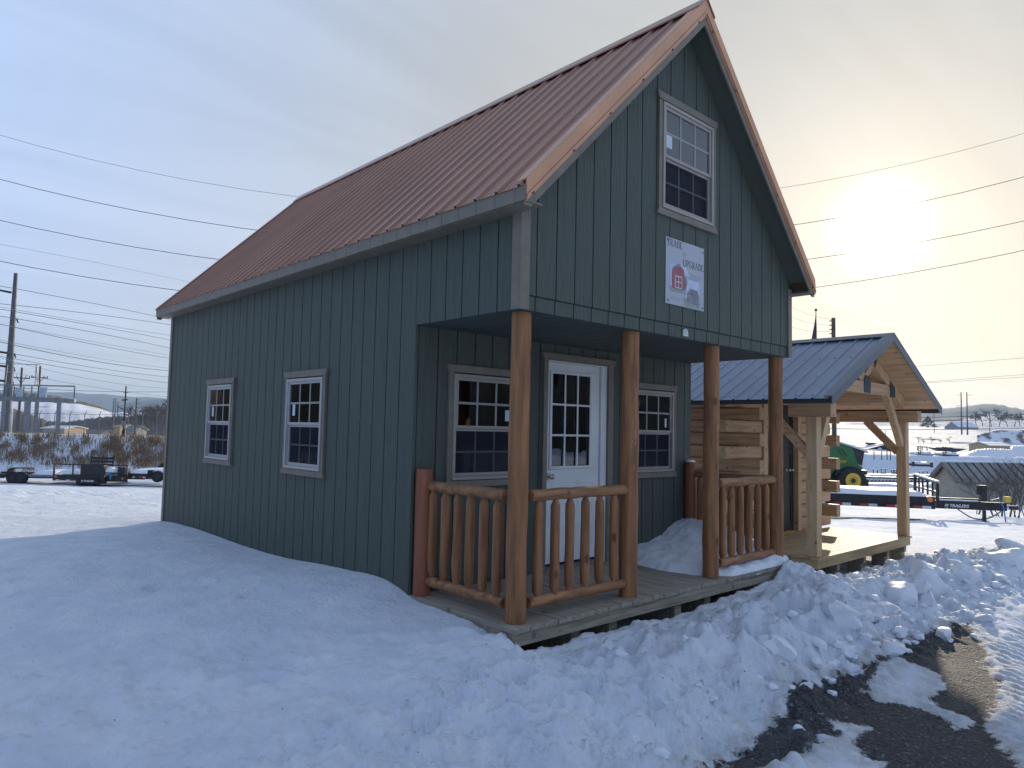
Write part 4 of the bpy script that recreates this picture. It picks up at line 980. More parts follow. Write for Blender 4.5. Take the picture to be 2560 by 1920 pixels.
# deck
DX0,DX1,DY=6.283,9.822,.705
mb=MB(); y=DY-.02
while y<LY-.02:
    w=min(.132,LY-.02-y)
    if y<DY+.02: mb.box((DX0-.015,y,LZ-.032),(DX1+.015,y+w,LZ))
    else: mb.box((DX0-.01,y,LZ-.032),(DX1+.01,y+w,LZ))
    y+=.139
mb.build('deck_board',M_decky,lc,bevel=.003)
mb=MB(); mb.box((DX0,DY,LZ-.15),(DX1,DY+.038,LZ-.0345)); mb.box((DX0,DY+.0385,LZ-.15),(DX0+.038,LB,LZ-.0345)); mb.box((DX1-.038,DY+.0385,LZ-.15),(DX1,LB,LZ-.0345)); mb.build('rim_joist',M_decky,lc,bevel=.003)
for xx in (6.30,7.05,8.0,8.95,9.72):
    mb=MB(); mb.box((xx,DY+.06,LZ-.27),(xx+.09,LB,LZ-.151)); mb.box((xx-.01,DY+.1,LZ-.60),(xx+.13,DY+.3,LZ-.271)); mb.box((xx-.01,3.2,LZ-.75),(xx+.13,3.4,LZ-.271)); mb.box((xx-.01,LB-.3,LZ-.9),(xx+.13,LB-.1,LZ-.271)); mb.build('skid',M_rim,lc,bevel=.003)
# posts, plates, braces, truss
PZ1=1.61
for a in (6.318,9.722):
    mb=MB(); mb.box((a,DY+.02,LZ+.001),(a+.152,DY+.172,PZ1)); mb.build('porch_post',M_pine,lc,bevel=.004)
for a in (6.303,9.707):
    mb=MB(); mb.box((a,DY-.18,PZ1+.001),(a+.18,LY+.6 if a>8 else DY+.42,PZ1+.19)); mb.build('plate_beam',M_piney,lc,bevel=.004)
ym=DY+.096
mb=MB()
for p,q in (((6.47,ym,1.03),(7.02,ym,2.10)),((9.722,ym,1.22),(9.07,ym,2.06))): mb.beam(p,q,.095,.115,(0,0,1))
build_split(mb,KL,'knee_brace',M_pine,lc,bevel=.003)
mb=MB()
for a in (6.394,9.798): mb.beam((a,DY+.17,1.10),(a,DY+.68,1.63),.09,.115)
build_split(mb,KL,'knee_brace',M_piney,lc,bevel=.003)
mb=MB()
for sgn in (-1,1):   # truss rafters
    xa=CX2; xb=CX2+sgn*1.72; mb.beam((xa,ym,rf2(xa)-.15),(xb,ym,rf2(xb)-.15),.12,.16)
build_split(mb,KL,'truss_rafter',M_pine,lc,bevel=.003)
mb=MB(); mb.box((CX2-1.05,ym-.06,2.03),(CX2+1.10,ym+.06,2.205)); mb.build('tie_beam',M_pinex,lc,bevel=.003)
mb=MB(); mb.box((CX2-.045,ym-.05,2.206),(CX2+.045,ym+.05,2.72)); mb.build('king_post',M_pine,lc)
mb=MB()
for sgn in (-1,1): mb.beam((CX2+sgn*.05,ym,2.24),(CX2+sgn*.42,ym,2.52),.09,.10)
build_split(mb,KL,'web_strut',M_pine,lc)
yp_=ym-.0605
def plate(pts):
    mb=MB(); mb.prism(pts,lambda u,v,z:(u,yp_-v,z),0.0,.008); mb.build('bracket_plate',M_plate,lc)
plate([(CX2-.02,2.03),(CX2+.22,2.03),(CX2+.23,2.18),(CX2+.17,2.30),(CX2+.04,2.30),(CX2-.03,2.18)])
plate([(CX2+1.05,2.01),(CX2+1.26,2.01),(CX2+1.26,2.17),(CX2+1.06,2.28)])
plate([(CX2-1.25,2.01),(CX2-1.05,2.01),(CX2-1.05,2.28),(CX2-1.25,2.17)])
plate([(CX2+.42,2.44),(CX2+.50,2.56),(CX2+.47,2.66),(CX2+.36,2.60)])
# purlin trusses further back and the plank ceiling
mb=MB()
for sgn in (-1,1):
    for k_ in range(16):
        x0=.02+k_*.137; x1=x0+.133
        if x1<2.15: mb.prism([(CX2+sgn*x0,rf2(x0+CX2)-.028),(CX2+sgn*x1,rf2(x1+CX2)-.028),(CX2+sgn*x1,rf2(x1+CX2)-.055),(CX2+sgn*x0,rf2(x0+CX2)-.055)],lambda u,v,z:(u,v,z),DY-.37,LB+.3)
build_split(mb,KL,'roof_plank',M_piney,lc)
mb=MB(); mb.box((CX2-2.15,DY-.372,1.775),(CX2-2.10,LB+.3,1.845)); mb.box((CX2+2.10,DY-.372,1.775),(CX2+2.15,LB+.3,1.845)); build_split(mb,KL,'eave_trim',mat('dark eave',(.04,.05,.07),.5),lc)
prof=ribprofile(DY-.385,LB+.32)
for sgn in (-1,1): roofpanel('roof_panel',M_blue,lc,(CX2+sgn*2.185,rf2(CX2+2.185)-.012),(CX2,2.888),0,0,prof,th=.004)
mb=MB()
for sgn in (-1,1):
    mb.prism([(CX2,2.925),(CX2+sgn*.14,2.925-.066),(CX2+sgn*.14,2.918-.066),(CX2,2.918)],lambda u,v,z:(u,v,z),DY-.40,LB+.33)
mb.build('ridge_cap',M_bluetrim,lc)
for yy,o_ in ((DY-.385,-1),(LB+.32,1)):
    mb=MB()
    for sgn in (-1,1):
        a=CX2; b=CX2+sgn*2.19
        mb.prism([(a,2.915),(b,rf2(b)+.015),(b,rf2(b)-.095),(a,2.915-.12)],lambda u,v,z:(u,yy+o_*v,z),.001,.012)
        mb.prism([(a,2.925),(b,rf2(b)+.025),(b,rf2(b)+.0165),(a,2.9165)],lambda u,v,z:(u,yy+o_*v,z),-.10,.016)
    build_split(mb,KL,'rake_trim',M_bluetrim,lc)
mb=MB()
for sgn in (-1,):
    d=Vector((1,0,.4815)).normalized(); nn=Vector((-d.z,0,d.x))
    for row in range(4):
        s_=.12+row*.70
        y=DY-.385+.0
        while y<LB+.3:
            p=Vector((CX2-2.185,y+.065,rf2(CX2+2.185)-.012))+d*s_; mb.tube([p,p+nn*.009],.011,6); y+=.2286*2 if row%2 else .2286
tag(mb.build('roof_screw',M_bluetrim,lc),kind='stuff')

# ============================================================ helpers for the surroundings
def bare_tree(name,base,h,seed,label,group,spread=.55,rmin=.012,levels=4,cat='tree',m=None,stems=1,r0=None):
    rg=random.Random(seed); root=empty(name,base,label,cat,group)
    tr=MB(); tw=MB()
    def grow(p,d,l,r,lev):
        n=3; P=[p]; 
        for k in range(n):
            d=(d+Vector((rg.uniform(-1,1),rg.uniform(-1,1),rg.uniform(-.4,.8)))*.16).normalized(); P.append(P[-1]+d*l/n)
        (tr if lev==0 else tw).tube(P,[r,r*.85,r*.72,max(r*.55,rmin*.7)],5 if lev<2 else 3,caps=False)
        if lev>=levels: return
        nb=rg.randint(3,4) if lev<levels-1 else rg.randint(3,5)
        for k in range(nb):
            t=rg.uniform(.35,1.0) if lev else rg.uniform(.4,1.0); q=P[int(t*2.999)].lerp(P[min(3,int(t*2.999)+1)],t*2.999%1)
            a=rg.uniform(0,6.28); side=Vector((math.cos(a),math.sin(a),rg.uniform(-.1,.5)))
            grow(q,(d*(1-spread)+side*spread).normalized(),l*rg.uniform(.55,.78),max(r*.5,rmin),lev+1)
    for s_ in range(stems):
        b=Vector(base)+(Vector((rg.uniform(-.3,.3),rg.uniform(-.3,.3),0))*(stems>1)*h*.12)
        d=Vector((rg.uniform(-.15,.15),rg.uniform(-.15,.15),1)) if stems==1 else Vector((rg.uniform(-.6,.6),rg.uniform(-.6,.6),1))
        grow(b-Vector((0,0,.1)),d.normalized(),h*.42,r0 or h*.022,0)
    tr.build('trunk',m or M_bark,root,fixn=False); tw.build('crown',m or M_bark,root,fixn=False)
    return root
def polyline_wire(name,P,r,m,label,group,n=24,sag=None):
    mb=MB(); mb.tube(P,r,5,caps=False); o=mb.build(name,m,fixn=False); return tag(o,label,'power line',group)
def wire_fit(obs,A,B,r,m,label,group,t0=-.15,t1=1.15,name='power_line'):
    "catenary (as a parabola) in the vertical plane through ground points A,B, passing the sighted points"
    A=Vector((A[0],A[1],0)); B=Vector((B[0],B[1],0)); d=B-A
    ts=[];zs=[]
    nrm=Vector((-d.y,d.x,0))
    for px,py in obs:
        rr=Vector(ray(px,py)); C_=Vector(CP); k=nrm.dot(A-C_)/nrm.dot(rr); p=C_+rr*k; ts.append((p-A).dot(d)/d.length_squared); zs.append(p.z)
    c=np.polyfit(ts,zs,2 if len(obs)>2 else 1)
    P=[A+d*t+Vector((0,0,float(np.polyval(c,t)))) for t in np.linspace(t0,t1,28)]
    return polyline_wire(name,P,r,m,label,group)

# ------------------------------------------------------------ long transmission spans crossing behind the cabin
Ag=at(-60,1000,44); Bg=at(2660,1000,44)
dsp=1.15732
mains=[([(0,298),(320,361),(640,428)],[(1690,412),(1950,352),(2212,288)],.012,'highest'),
       ([(0,392),(275,442),(548,501)],[(1715,489),(1960,439),(2212,383)],.020,'second highest'),
       ([(0,480),(235,517),(467,563)],[(1745,563),(1980,521),(2212,478)],.020,'third highest'),
       ([(0,568),(190,593),(378,629)],[(1757,624),(1990,583),(2212,541)],.020,'lowest')]
for a,b,r,w in mains:
    wire_fit([(x*dsp,y*dsp) for x,y in a+b],Ag,Bg,r,M_wire,'%s of the four long power lines crossing the sky behind the green cabin'%w,'long power lines behind the green cabin')
# spans from the steel pole, left of the cabin: (y at left frame edge or pole, y at cabin corner) in photo pixels
zl=lambda x,y:(x*.4219,620+y*.4219)
lows=[((0,225),(500,318),(1020,425),.020,1),((0,330),(500,385),(1020,457),.020,1),((0,350),(85,365),(1020,520),.016,0),((0,362),(500,450),(1020,547),.020,1),((0,403),(500,490),(1015,595),.020,1),
      ((0,452),(500,545),(1010,637),.014,0),((85,470),(500,560),(1010,655),.020,1),((0,545),(500,640),(1008,713),.014,0),((0,556),(500,660),(1005,728),.024,1),((75,625),(500,700),(1005,765),.018,1),
      ((75,655),(500,728),(1003,800),.018,1),((70,670),(500,770),(1003,832),.016,0),((240,770),(500,815),(730,850),.016,0),((280,838),(740,852),(1003,852),.020,1),((120,0),(600,92),(1100,198),.012,0)]
orn=['topmost','second','third','fourth','fifth','sixth','seventh','eighth','ninth','tenth','eleventh','twelfth','short fading','bottom almost level','faint high']
Al=at(-60,1000,72); Bl=at(520,1000,120)
for i_,(a,b,c,r,dk_) in enumerate(lows):
    wire_fit([zl(*a),zl(*b),zl(*c)],Al,Bl,r*1.6,M_wire if dk_ else M_wirel,'%s thin wire between the steel pole and green cabin corner'%orn[i_],'thin lines left of the green cabin',t0=-.03,t1=1.12)
rl=[((2085,1004*0+975),(2560,962),.014,'fine upper'),((2180,1038),(2560,1024),.014,'fine lower')]
z8=lambda x,y:(2290+x*.12206,1000+y*.12206)
Ar=at(1980,1090,40); Br=at(2640,1090,40)
fat=[([z8(20,367),z8(1100,335),z8(2212,298)],.016,'upper thick dark line strung across the snowy fields at right'),([z8(20,432),z8(1100,418),z8(2212,398)],.012,'middle dark line strung across the snowy fields at right'),([z8(0,605),z8(1100,598),z8(2212,575)],.014,'lower dark line strung across the snowy fields at right'),
     ([z8(0,900),z8(1100,893),z8(2212,905)],.006,'faint lowest line strung across the snowy fields at right')]
for o_,r,lb in fat: wire_fit(o_,Ar,Br,r,M_wire,lb,'lines strung across the fields at right')
r5=lambda x,y:(1620+x*.40988,800+y*.40988)
for k_,(a,b,w) in enumerate(((r5(1635,283),r5(1903,262),'upper fine line in the cream sky right of the log cabin roof'),(r5(1690,378),r5(1903,362),'middle fine line in the cream sky right of the log cabin roof'),(r5(1690,385),r5(1903,372),'lowest fine line in the cream sky right of the log cabin roof'))):
    wire_fit([a,b],at(1900,1090,90),at(2640,1090,90),.022,M_wirel,w,'fine lines right of the log cabin roof')
# pole and furled flag behind the cabins
UP=at(2085,1000,58); ug=gz(UP.x,UP.y)
up=empty('utility_pole',(UP.x,UP.y,ug),'brown wooden utility pole rising behind the ridge of the log cabin','utility pole')
top_=at(2085,795,58).z; mb=MB(); mb.tube([(UP.x,UP.y,ug-.3),(UP.x,UP.y,top_)],[.20,.15],12); mb.build('pole',M_pole,up,smooth=True)
mb=MB()
for k_ in range(4): mb.tube([(UP.x-.16,UP.y+.1,top_-.25-.35*k_),(UP.x-.32,UP.y+.2,top_-.27-.35*k_)],[.05,.035],8)
mb.build('insulator',M_blackm,up)
Fg=at(2041,1000,46); fz=at(2041,775,46).z; fg=gz(Fg.x,Fg.y)
fp=empty('flagpole',(Fg.x,Fg.y,fg),'slim flagpole with a ball top and a furled dark flag, behind the log cabin','flagpole')
mb=MB(); mb.tube([(Fg.x,Fg.y,fg-.2),(Fg.x,Fg.y,fz-.08)],[.06,.03],10); mb.build('pole',M_galv,fp,smooth=True)
mb=MB(); mb.tube([(Fg.x,Fg.y,fz+.09*math.sin(t)) for t in (-1.57,-1,-.5,0,.5,1,1.57)],[.09*max(.1,math.cos(t)) for t in (-1.57,-1,-.5,0,.5,1,1.57)],12); mb.build('ball_finial',M_black,fp,smooth=True)
mb=MB(); 
vs=[];fs=[]
lf=Vector((-math.cos(R(-43))*0-.75,.66,0)).normalized()
nr=14
for j in range(nr+1):
    t=j/nr; w=.03+.20*t**1.2
    for k in range(12):
        a=2*math.pi*k/12; rr=w*(1+.35*math.sin(3*a+t*2))*.8; off=lf*(.12*t)
        vs.append((Fg.x+off.x+rr*math.cos(a),Fg.y+off.y+rr*math.sin(a),fz-.35-t*2.0))
for j in range(nr):
    for k in range(12): fs.append((j*12+k,j*12+(k+1)%12,(j+1)*12+(k+1)%12,(j+1)*12+k))
fs.append(tuple(nr*12+k for k in range(12)))
mb.add(vs,fs); fl=mb.build('flag',mat('flag cloth',(.05,.05,.09),.9,c2=(.10,.04,.05),vs=(1,1,.4),vscale=6),fp,smooth=True)
for k_,(a,b) in enumerate((((1990*1.0,758),(2080,808)),((1990,790),(2080,826)),((1990,817),(2080,838)),((1976,846),(2080,846)))):
    pass
for k_,(ya,yb,w) in enumerate(((762,826,'upper'),(789,846,'middle'),(816,865,'lower'))):
    A_=at(1960,1000,80); B_=UP
    P=[Vector(at(1960,ya-5,80)).lerp(Vector((UP.x,UP.y,at(2085,800+14*k_,58).z)),t/10)-Vector((0,0,.3*math.sin(t/10*3.14))) for t in range(11)]
    polyline_wire('power_line',P,.014,M_wirel,'%s wire reaching the brown utility pole from the left'%w,'wires at the brown utility pole')

# ------------------------------------------------------------ left side: steel pole, switch gantry, wood poles, fence
def tapered(mb,px,py0,py1,D,w0,w1,n=10):
    "upright at photo column px from py0 (top) to py1 (bottom); widths in photo pixels"
    b=at(px,py1,D); t=at(px,py0,D); k=D/FPX
    mb.tube([(b.x,b.y,b.z),(b.x,b.y,t.z)],[w0*k/2,w1*k/2],n); return b,Vector((b.x,b.y,t.z))
sp=at(14,1070,78); spg=gz(sp.x,sp.y)
pole=empty('steel_pole',(sp.x,sp.y,spg),'tall grey tapered steel transmission pole at the left edge behind the switch gantry','power pole')
ztop=at(28,683,78).z
mb=MB(); mb.tube([(sp.x,sp.y,spg-.2),(sp.x,sp.y,spg+8.5)],[.52,.36],14); mb.tube([(sp.x,sp.y,spg+8.4),(sp.x,sp.y,ztop)],[.33,.19],14); mb.build('shaft',M_steel,pole,smooth=True)
mb=MB()
for z in (ztop-2.2,ztop-8.9,ztop-10.4,ztop-12.0):
    mb.tube([(sp.x-.3,sp.y,z),(sp.x-2.6,sp.y-.6,z+.12)],[.13,.08],8)
mb.build('cross_arm',M_black,pole)
mb=MB()
for z in (ztop-8.9,ztop-10.4,ztop-12.0,ztop-5): mb.tube([(sp.x+.35,sp.y,z),(sp.x+.5,sp.y,z-.5)],[.09,.06],8)
mb.build('insulator',M_blackm,pole)
GD=70.0
def gp(px,py,D=GD): return at(px,py,D)
g0=gp(60,1089); gg=gz(g0.x,g0.y)
gan=empty('switch_gantry',(g0.x,g0.y,gg),'pale grey steel switch gantry on four columns with insulators, inside the chain link fence','switch gantry')
def vbar(mb,px,py0,py1,wpx,D=GD,dp=None,toground=False):
    b=gp(px,py1,D); t=gp(px,py0,D).z; w=wpx*D/FPX; z0=gz(b.x,b.y)-.1 if toground else b.z
    mb.box((b.x-w/2,b.y-w/2,z0),(b.x+w/2,b.y+w/2,t))
def hbar(mb,px0,py0,px1,py1,hpx,D=GD,D1=None,dep=.4):
    a=gp(px0,py0,D); b=gp(px1,py1,D1 or D); mb.beam(a,b,dep,hpx*D/FPX)
for px,w,D in ((4,8,72),(64,12.5,70),(87,7.5,75),(143,8.5,70)):
    mb=MB(); vbar(mb,px,1000,1089,w,D,toground=True); mb.build('column',M_galv,gan,bevel=.01)
    mb=MB(); b=gp(px,1089,D); z0=gz(b.x,b.y); mb.box((b.x-.55,b.y-.5,z0-.2),(b.x+.55,b.y+.5,z0+.14)); mb.build('footing',M_block,gan,bevel=.02)
mb=MB(); hbar(mb,-30,995,188,1002,8,70,70,.35); hbar(mb,-30,992,175,999,5,75,75,.3); mb.build('main_beam',M_galv,gan)
mb=MB(); hbar(mb,-30,961,188,965,2,70,70,.1); hbar(mb,-30,963,190,967,1.2,72,72,.08); hbar(mb,-30,907,100,912,1.6,71,71,.1); hbar(mb,90,962,188,966,1.5,68.5,68.5,.08); mb.build('bus_bar',M_galv,gan)
mb=MB()
for px in (14,28,34,58,78,185): vbar(mb,px,966,995,2.6,70)
build_split(mb,lambda c:round(c[0]*2),'post_insulator',M_galv,gan)
mb=MB(); 
for px,px2 in ((91,88),(91,96)): 
    a=gp(px,912,71); b=gp(px2,965,71); mb.beam(a,b,.07,.07)
a=gp(19,912,71); b=gp(13,962,71); mb.beam(a,b,.07,.07)
mb.build('strut',M_galv,gan)
mb=MB()
for px,dx in ((47,-2.5),(53,0),(101,0),(107,1),(112,4),(44,-3)):
    a=gp(px,994,70); b=gp(px+dx,968,70); P=[a.lerp(b,t/10) for t in range(11)]; mb.tube(P,[.16 if k%2 else .09 for k in range(11)],8)
build_split(mb,lambda c:round(c[0]*5),'porcelain_insulator',mat('porcelain',(.42,.50,.58),.3),gan)
for i_,(px,t0_,arm,D,lb) in enumerate(((49,919,945,96,'wooden pole with a cross arm behind the gantry, nearer the steel pole'),(95,915,944,98,'wooden pole with a cross arm behind the gantry, under the high bus bar'))):
    b=at(px-5,1085,D); g_=gz(b.x,b.y); t=at(px,t0_,D); r=empty('wood_pole',(b.x,b.y,g_),lb,'utility pole','wooden poles behind the gantry')
    mb=MB(); mb.tube([(b.x,b.y,g_-.2),(b.x,b.y,t.z)],[.17,.12],8); mb.build('pole',M_pole,r,smooth=True)
    mb=MB(); zc=at(px,arm,D).z; mb.beam((b.x-1.0,b.y,zc),(b.x+1.0,b.y,zc),.12,.14); mb.beam((b.x-.5,b.y,zc),(b.x,b.y,zc-.7),.06,.06); mb.beam((b.x+.5,b.y,zc),(b.x,b.y,zc-.7),.06,.06); mb.build('cross_arm',M_pole,r)
    mb=MB(); 
    for dx in (-.9,-.5,.5,.9): mb.tube([(b.x+dx,b.y,zc),(b.x+dx,b.y,zc+.3)],[.06,.05],6)
    mb.build('insulator',M_blackm,r)
# black light pole and grey pole at the bank top
b=at(308,1097,63); g_=gz(b.x,b.y); t=at(311,965,63); r=empty('light_pole',(b.x,b.y,g_),'black pole with small floodlights standing on the bank left of the green cabin','light pole')
mb=MB(); mb.tube([(b.x,b.y,g_-.2),(b.x,b.y,g_+.55),(b.x,b.y,g_+.6),(b.x,b.y,t.z)],[.14,.14,.085,.06],12); mb.build('pole',M_black,r)
mb=MB(); zc=at(310,981,63).z; mb.beam((b.x-.22,b.y,zc),(b.x+.22,b.y,zc),.06,.06); z2=at(310,1000,63).z; mb.box((b.x-.28,b.y-.1,z2-.1),(b.x-.1,b.y+.1,z2+.08)); mb.box((b.x+.05,b.y-.1,z2),(b.x+.2,b.y+.1,z2+.12)); mb.beam((b.x-.2,b.y,z2),(b.x+.2,b.y,z2),.04,.04); mb.build('floodlight',M_galv,r)
mb=MB(); zc=gz(b.x,b.y)+.9; mb.box((b.x-.2,b.y-.12,zc),(b.x+.12,b.y-.02,zc+.5)); mb.build('meter_box',M_galv,r)
b=at(336,1099,85); g_=gz(b.x,b.y)-.3; t=at(338,995,85); r=empty('service_pole',(b.x,b.y,g_),'thin grey service pole between the black light pole and the green cabin','utility pole')
mb=MB(); mb.tube([(b.x,b.y,g_-1.2),(b.x,b.y,t.z)],[.10,.07],8); mb.build('pole',M_pole,r)
mb=MB()
for k_ in range(3): zc=at(338,999+10*k_,85).z; mb.beam((b.x,b.y,zc),(b.x+.45,b.y,zc),.05,.05)
mb.build('arm',M_pole,r)
for i_,(px,a_,c_) in enumerate(((283,996,1024),(288,996,1026),(294,1004,1030))):
    b=at(px,c_,230); t=at(px,a_,230); r_o=MB(); r_o.tube([(b.x,b.y,b.z-12),(b.x,b.y,t.z)],[.18,.13],6); r_o=r_o.build('distant_pole',M_pole); tag(r_o,'%s of three distant bare poles left of the black light pole'%('leftmost','middle','rightmost')[i_],'utility pole','distant poles left of the light pole')
# chain link fence with angled barbed wire arms
FA=at(-20,1090,60.5); FB=at(425,1098,64)
fen=empty('chain_link_fence',(FA.x,FA.y,gz(FA.x,FA.y)),'chain link fence with barbed wire arms along the top of the weedy bank','fence')
nP=13; fpos=[]
for k_ in range(nP):
    p=FA.lerp(FB,k_/(nP-1)); z=gz(p.x,p.y); fpos.append(Vector((p.x,p.y,z)))
    mb=MB(); mb.tube([(p.x,p.y,z-.2),(p.x,p.y,z+1.95),(p.x+.12,p.y-.1,z+2.25)],[.035,.035,.02],6); mb.build('fence_post',M_galv,fen)
mb=MB()
for k_ in range(nP-1):
    a,b=fpos[k_],fpos[k_+1]
    for dz_ in (.05,1.95): mb.tube([a+Vector((0,0,dz_)),b+Vector((0,0,dz_))],.018,4,caps=False)
    for j_ in range(3): o_=Vector((.04*(j_+1),-.033*(j_+1),1.95+.1*(j_+1))); mb.tube([a+o_,b+o_],.008,3,caps=False)
mb.build('rail_wire',M_galv,fen)
mb=MB()
for k_ in range(nP-1):
    a,b=fpos[k_],fpos[k_+1]; n_=26
    for j_ in range(n_):
        for s_ in (-1,1):
            t0_=j_/n_; t1_=t0_+s_*.36
            p=a.lerp(b,t0_)+Vector((0,0,.05)); q=a.lerp(b,min(1,max(0,t1_)))+Vector((0,0,.05+1.9*(abs(min(1,max(0,t1_))-t0_)/.36))); mb.tube([p,q],.0045,3,caps=False)
mb.build('mesh_panel',M_galv,fen,fixn=False)
# small sheds beyond the fence
def shed(name,px0,px1,py0,py1,D,m,mr_,label,cat='shed',depth=5,roofh=.35,low=2.0):
    a=at(px0,py1,D); b=at(px1,py1,D); t=at(px0,py0,D).z; z=min(a.z,b.z)-low
    d=(b-a); d.z=0; dl=d.normalized(); n=Vector((-dl.y,dl.x,0))
    r=empty(name,((a.x+b.x)/2,(a.y+b.y)/2,z+low),label,cat)
    w=(t-(z+low)); e=z+low+w*(1-roofh)
    def P(u,v,zz): p=a+dl*u+n*v; return (p.x,p.y,zz)
    L_=d.length; mb=MB(); mb.add([P(0,0,z),P(L_,0,z),P(L_,depth,z),P(0,depth,z),P(0,0,e),P(L_,0,e),P(L_,depth,e),P(0,depth,e),P(0,depth/2,t),P(L_,depth/2,t)],[(0,1,5,4),(1,2,6,9,5),(2,3,7,6),(3,0,4,8,7)]); mb.build('wall',m,r)
    o=.25; mb=MB()
    for s0,s1 in ((-o,depth/2),(depth+o,depth/2)):
        ee=e-(t-e)*(o/(depth/2)); mb.add([P(-o,s0,ee+.02),P(L_+o,s0,ee+.02),P(L_+o,s1,t+.02),P(-o,s1,t+.02),P(-o,s0,ee+.14),P(L_+o,s0,ee+.14),P(L_+o,s1,t+.14),P(-o,s1,t+.14)],[(0,1,2,3),(4,5,6,7),(0,1,5,4),(1,2,6,5),(2,3,7,6),(3,0,4,7)])
    mb.build('roof',mr_,r); return r
shed('low_shed',106,160,1065,1082,115,M_tan,M_snow,'low tan block shed with a snowy roof, seen under the gantry beam',depth=6)
shed('brown_barn',168,236,1075,1095,125,M_brownroof,M_brownroof,'low brown roofed barn beyond the fence, right of the gantry columns','barn',8,.75)
shed('orange_box',285,299,1063,1075,110,M_tan,M_tan,'small tan box building left of the black light pole')
shed('grey_shed',314,331,1065,1092,105,M_beige,M_galv,'small grey shed just right of the black light pole',depth=4)

# dead weeds on the bank
rgw=np.random.RandomState(3)
def weeds(name,n,pxs,Ds,hs,m,label,clump=.5,seed=0):
    mb=MB(); cl=[(rgw.uniform(*pxs),rgw.uniform(*Ds)) for _ in range(max(4,int(n/60)))]
    xx=[];yy=[]
    for k in range(n):
        if rgw.rand()<clump: c=cl[rgw.randint(len(cl))]; px,D=c[0]+rgw.normal()*7,c[1]+rgw.normal()*.5
        else: px,D=rgw.uniform(*pxs),rgw.uniform(*Ds)
        p=at(px,1100,D); xx.append(p.x);yy.append(p.y)
    zz=ground(np.array([xx]),np.array([yy]))[0][0]
    for x,y,z in zip(xx,yy,zz):
        h=rgw.uniform(*hs); dx,dy=rgw.normal()*.3*h,rgw.normal()*.25*h; w=.016+.012*rgw.rand(); a=rgw.rand()*3.14; ax,ay=math.cos(a)*w,math.sin(a)*w
        mb.add([(x-ax,y-ay,z-.03),(x+ax,y+ay,z-.03),(x+dx*.5+ax*.7,y+dy*.5+ay*.7,z+h*.6),(x+dx*.5-ax*.7,y+dy*.5-ay*.7,z+h*.6),(x+dx,y+dy,z+h)],[(0,1,2,3),(3,2,4)])
        if rgw.rand()<.5: ex,ey=rgw.normal()*.2*h,rgw.normal()*.2*h; mb.add([(x+dx*.4,y+dy*.4,z+h*.45),(x+dx*.4+.02,y+dy*.4,z+h*.45),(x+ex,y+ey,z+h*.85)],[(0,1,2)])
    o=mb.build(name,m,fixn=False); return tag(o,label,'weeds',kind='stuff')
weeds('dead_weeds',6500,(-40,430),(54.8,60.3),(.18,.55),M_weed,'dead brown weeds sticking out of the snowy bank below the fence',.85)
weeds('rusty_weeds',1500,(290,430),(54,61.5),(.12,.5),M_weedr,'rust coloured dead weeds at the right end of the bank',.7)
weeds('pale_weeds',800,(-40,430),(53,59.5),(.15,.5),mat('pale straw',(.36,.29,.19),.9),'pale straw coloured stalks scattered over the bank',.8)
# trees by the cabin corner
for i_,(px,D,h,sd) in enumerate(((345,118,5.2,1),(362,112,6.4,2),(378,108,7.0,3),(395,104,7.4,4),(410,110,7.8,5),(425,106,7.5,6),(272,150,5.5,7),(385,135,8,8))):
    g_=at(px,1100,D); g_=Vector((g_.x,g_.y,at(px,1100,D).z-.3)); bare_tree('bare_tree',g_,h*1.15,40+sd,['small bare tree right of the service pole','bare tree second right of the service pole','bare tree in the middle of the clump by the cabin corner','wide bare tree nearest left of the cabin corner','bare tree touching the cabin corner','bare tree half hidden by the cabin corner','lone bare tree left of the black light pole','bare tree behind the clump by the cabin corner'][i_],'bare trees left of the green cabin',rmin=.045,levels=4,r0=.2)

# ============================================================ hills and fields beyond the lots
def hill(name,pts,D,depth,m,label,base=-25,rough=0,rs=.02,front=1.0,kind='structure',n=160,seed=5,veg=0):
    "ridge whose crest passes the sighted points; it falls away in front and behind"
    xs_=np.linspace(pts[0][0],pts[-1][0],n); ys_=np.interp(xs_,[p[0] for p in pts],[p[1] for p in pts])
    rows=[(-1,0),(-.75,.12),(-.5,.38),(-.25,.76),(-.1,.95),(0,1.0),(.15,.93),(.5,.5),(1,0)]
    vs=[]
    for r_,f in rows:
        for k,(px,py) in enumerate(zip(xs_,ys_)):
            c=at(px,py,D); dd=D+depth*r_*(front if r_<0 else 1); p=at(px,1090,dd)
            hgt=base+(c.z-base)*f
            if rough: hgt+=rough*f*.35*(float(perlin(px*rs*2,r_*3+seed,seed))+(.6*abs(float(perlin(px*rs*16,r_*9,seed+2)))+.5*abs(float(perlin(px*.9,r_*9,seed+3))) if veg else 0))
            vs.append((p.x,p.y,hgt))
    fs=[]
    for j in range(len(rows)-1):
        for k in range(n-1): a=j*n+k; fs.append((a,a+1,a+n+1,a+n))
    mb=MB(); mb.add(vs,fs); o=mb.build(name,m,smooth=True,fixn=False); tag(o,label,kind=kind); return o
ZA=lambda x,y:(x*.1944,860+y*.1944)
M_field=mat('snowy field',(.80,.81,.84),.9,c2=(.50,.47,.44),vs=(1,1,1),vscale=.06,detail=8,lo=.30,hi=.42,spec=.05)
M_fieldr=mat('snowy field with stubble and furrow shade',(.62,.65,.71),.9,c2=(.26,.27,.32),vs=(1,1,1),vscale=.12,detail=10,lo=.44,hi=.60,spec=.05)  # blue-grey patches carry furrow shade in the colour, besides stubble
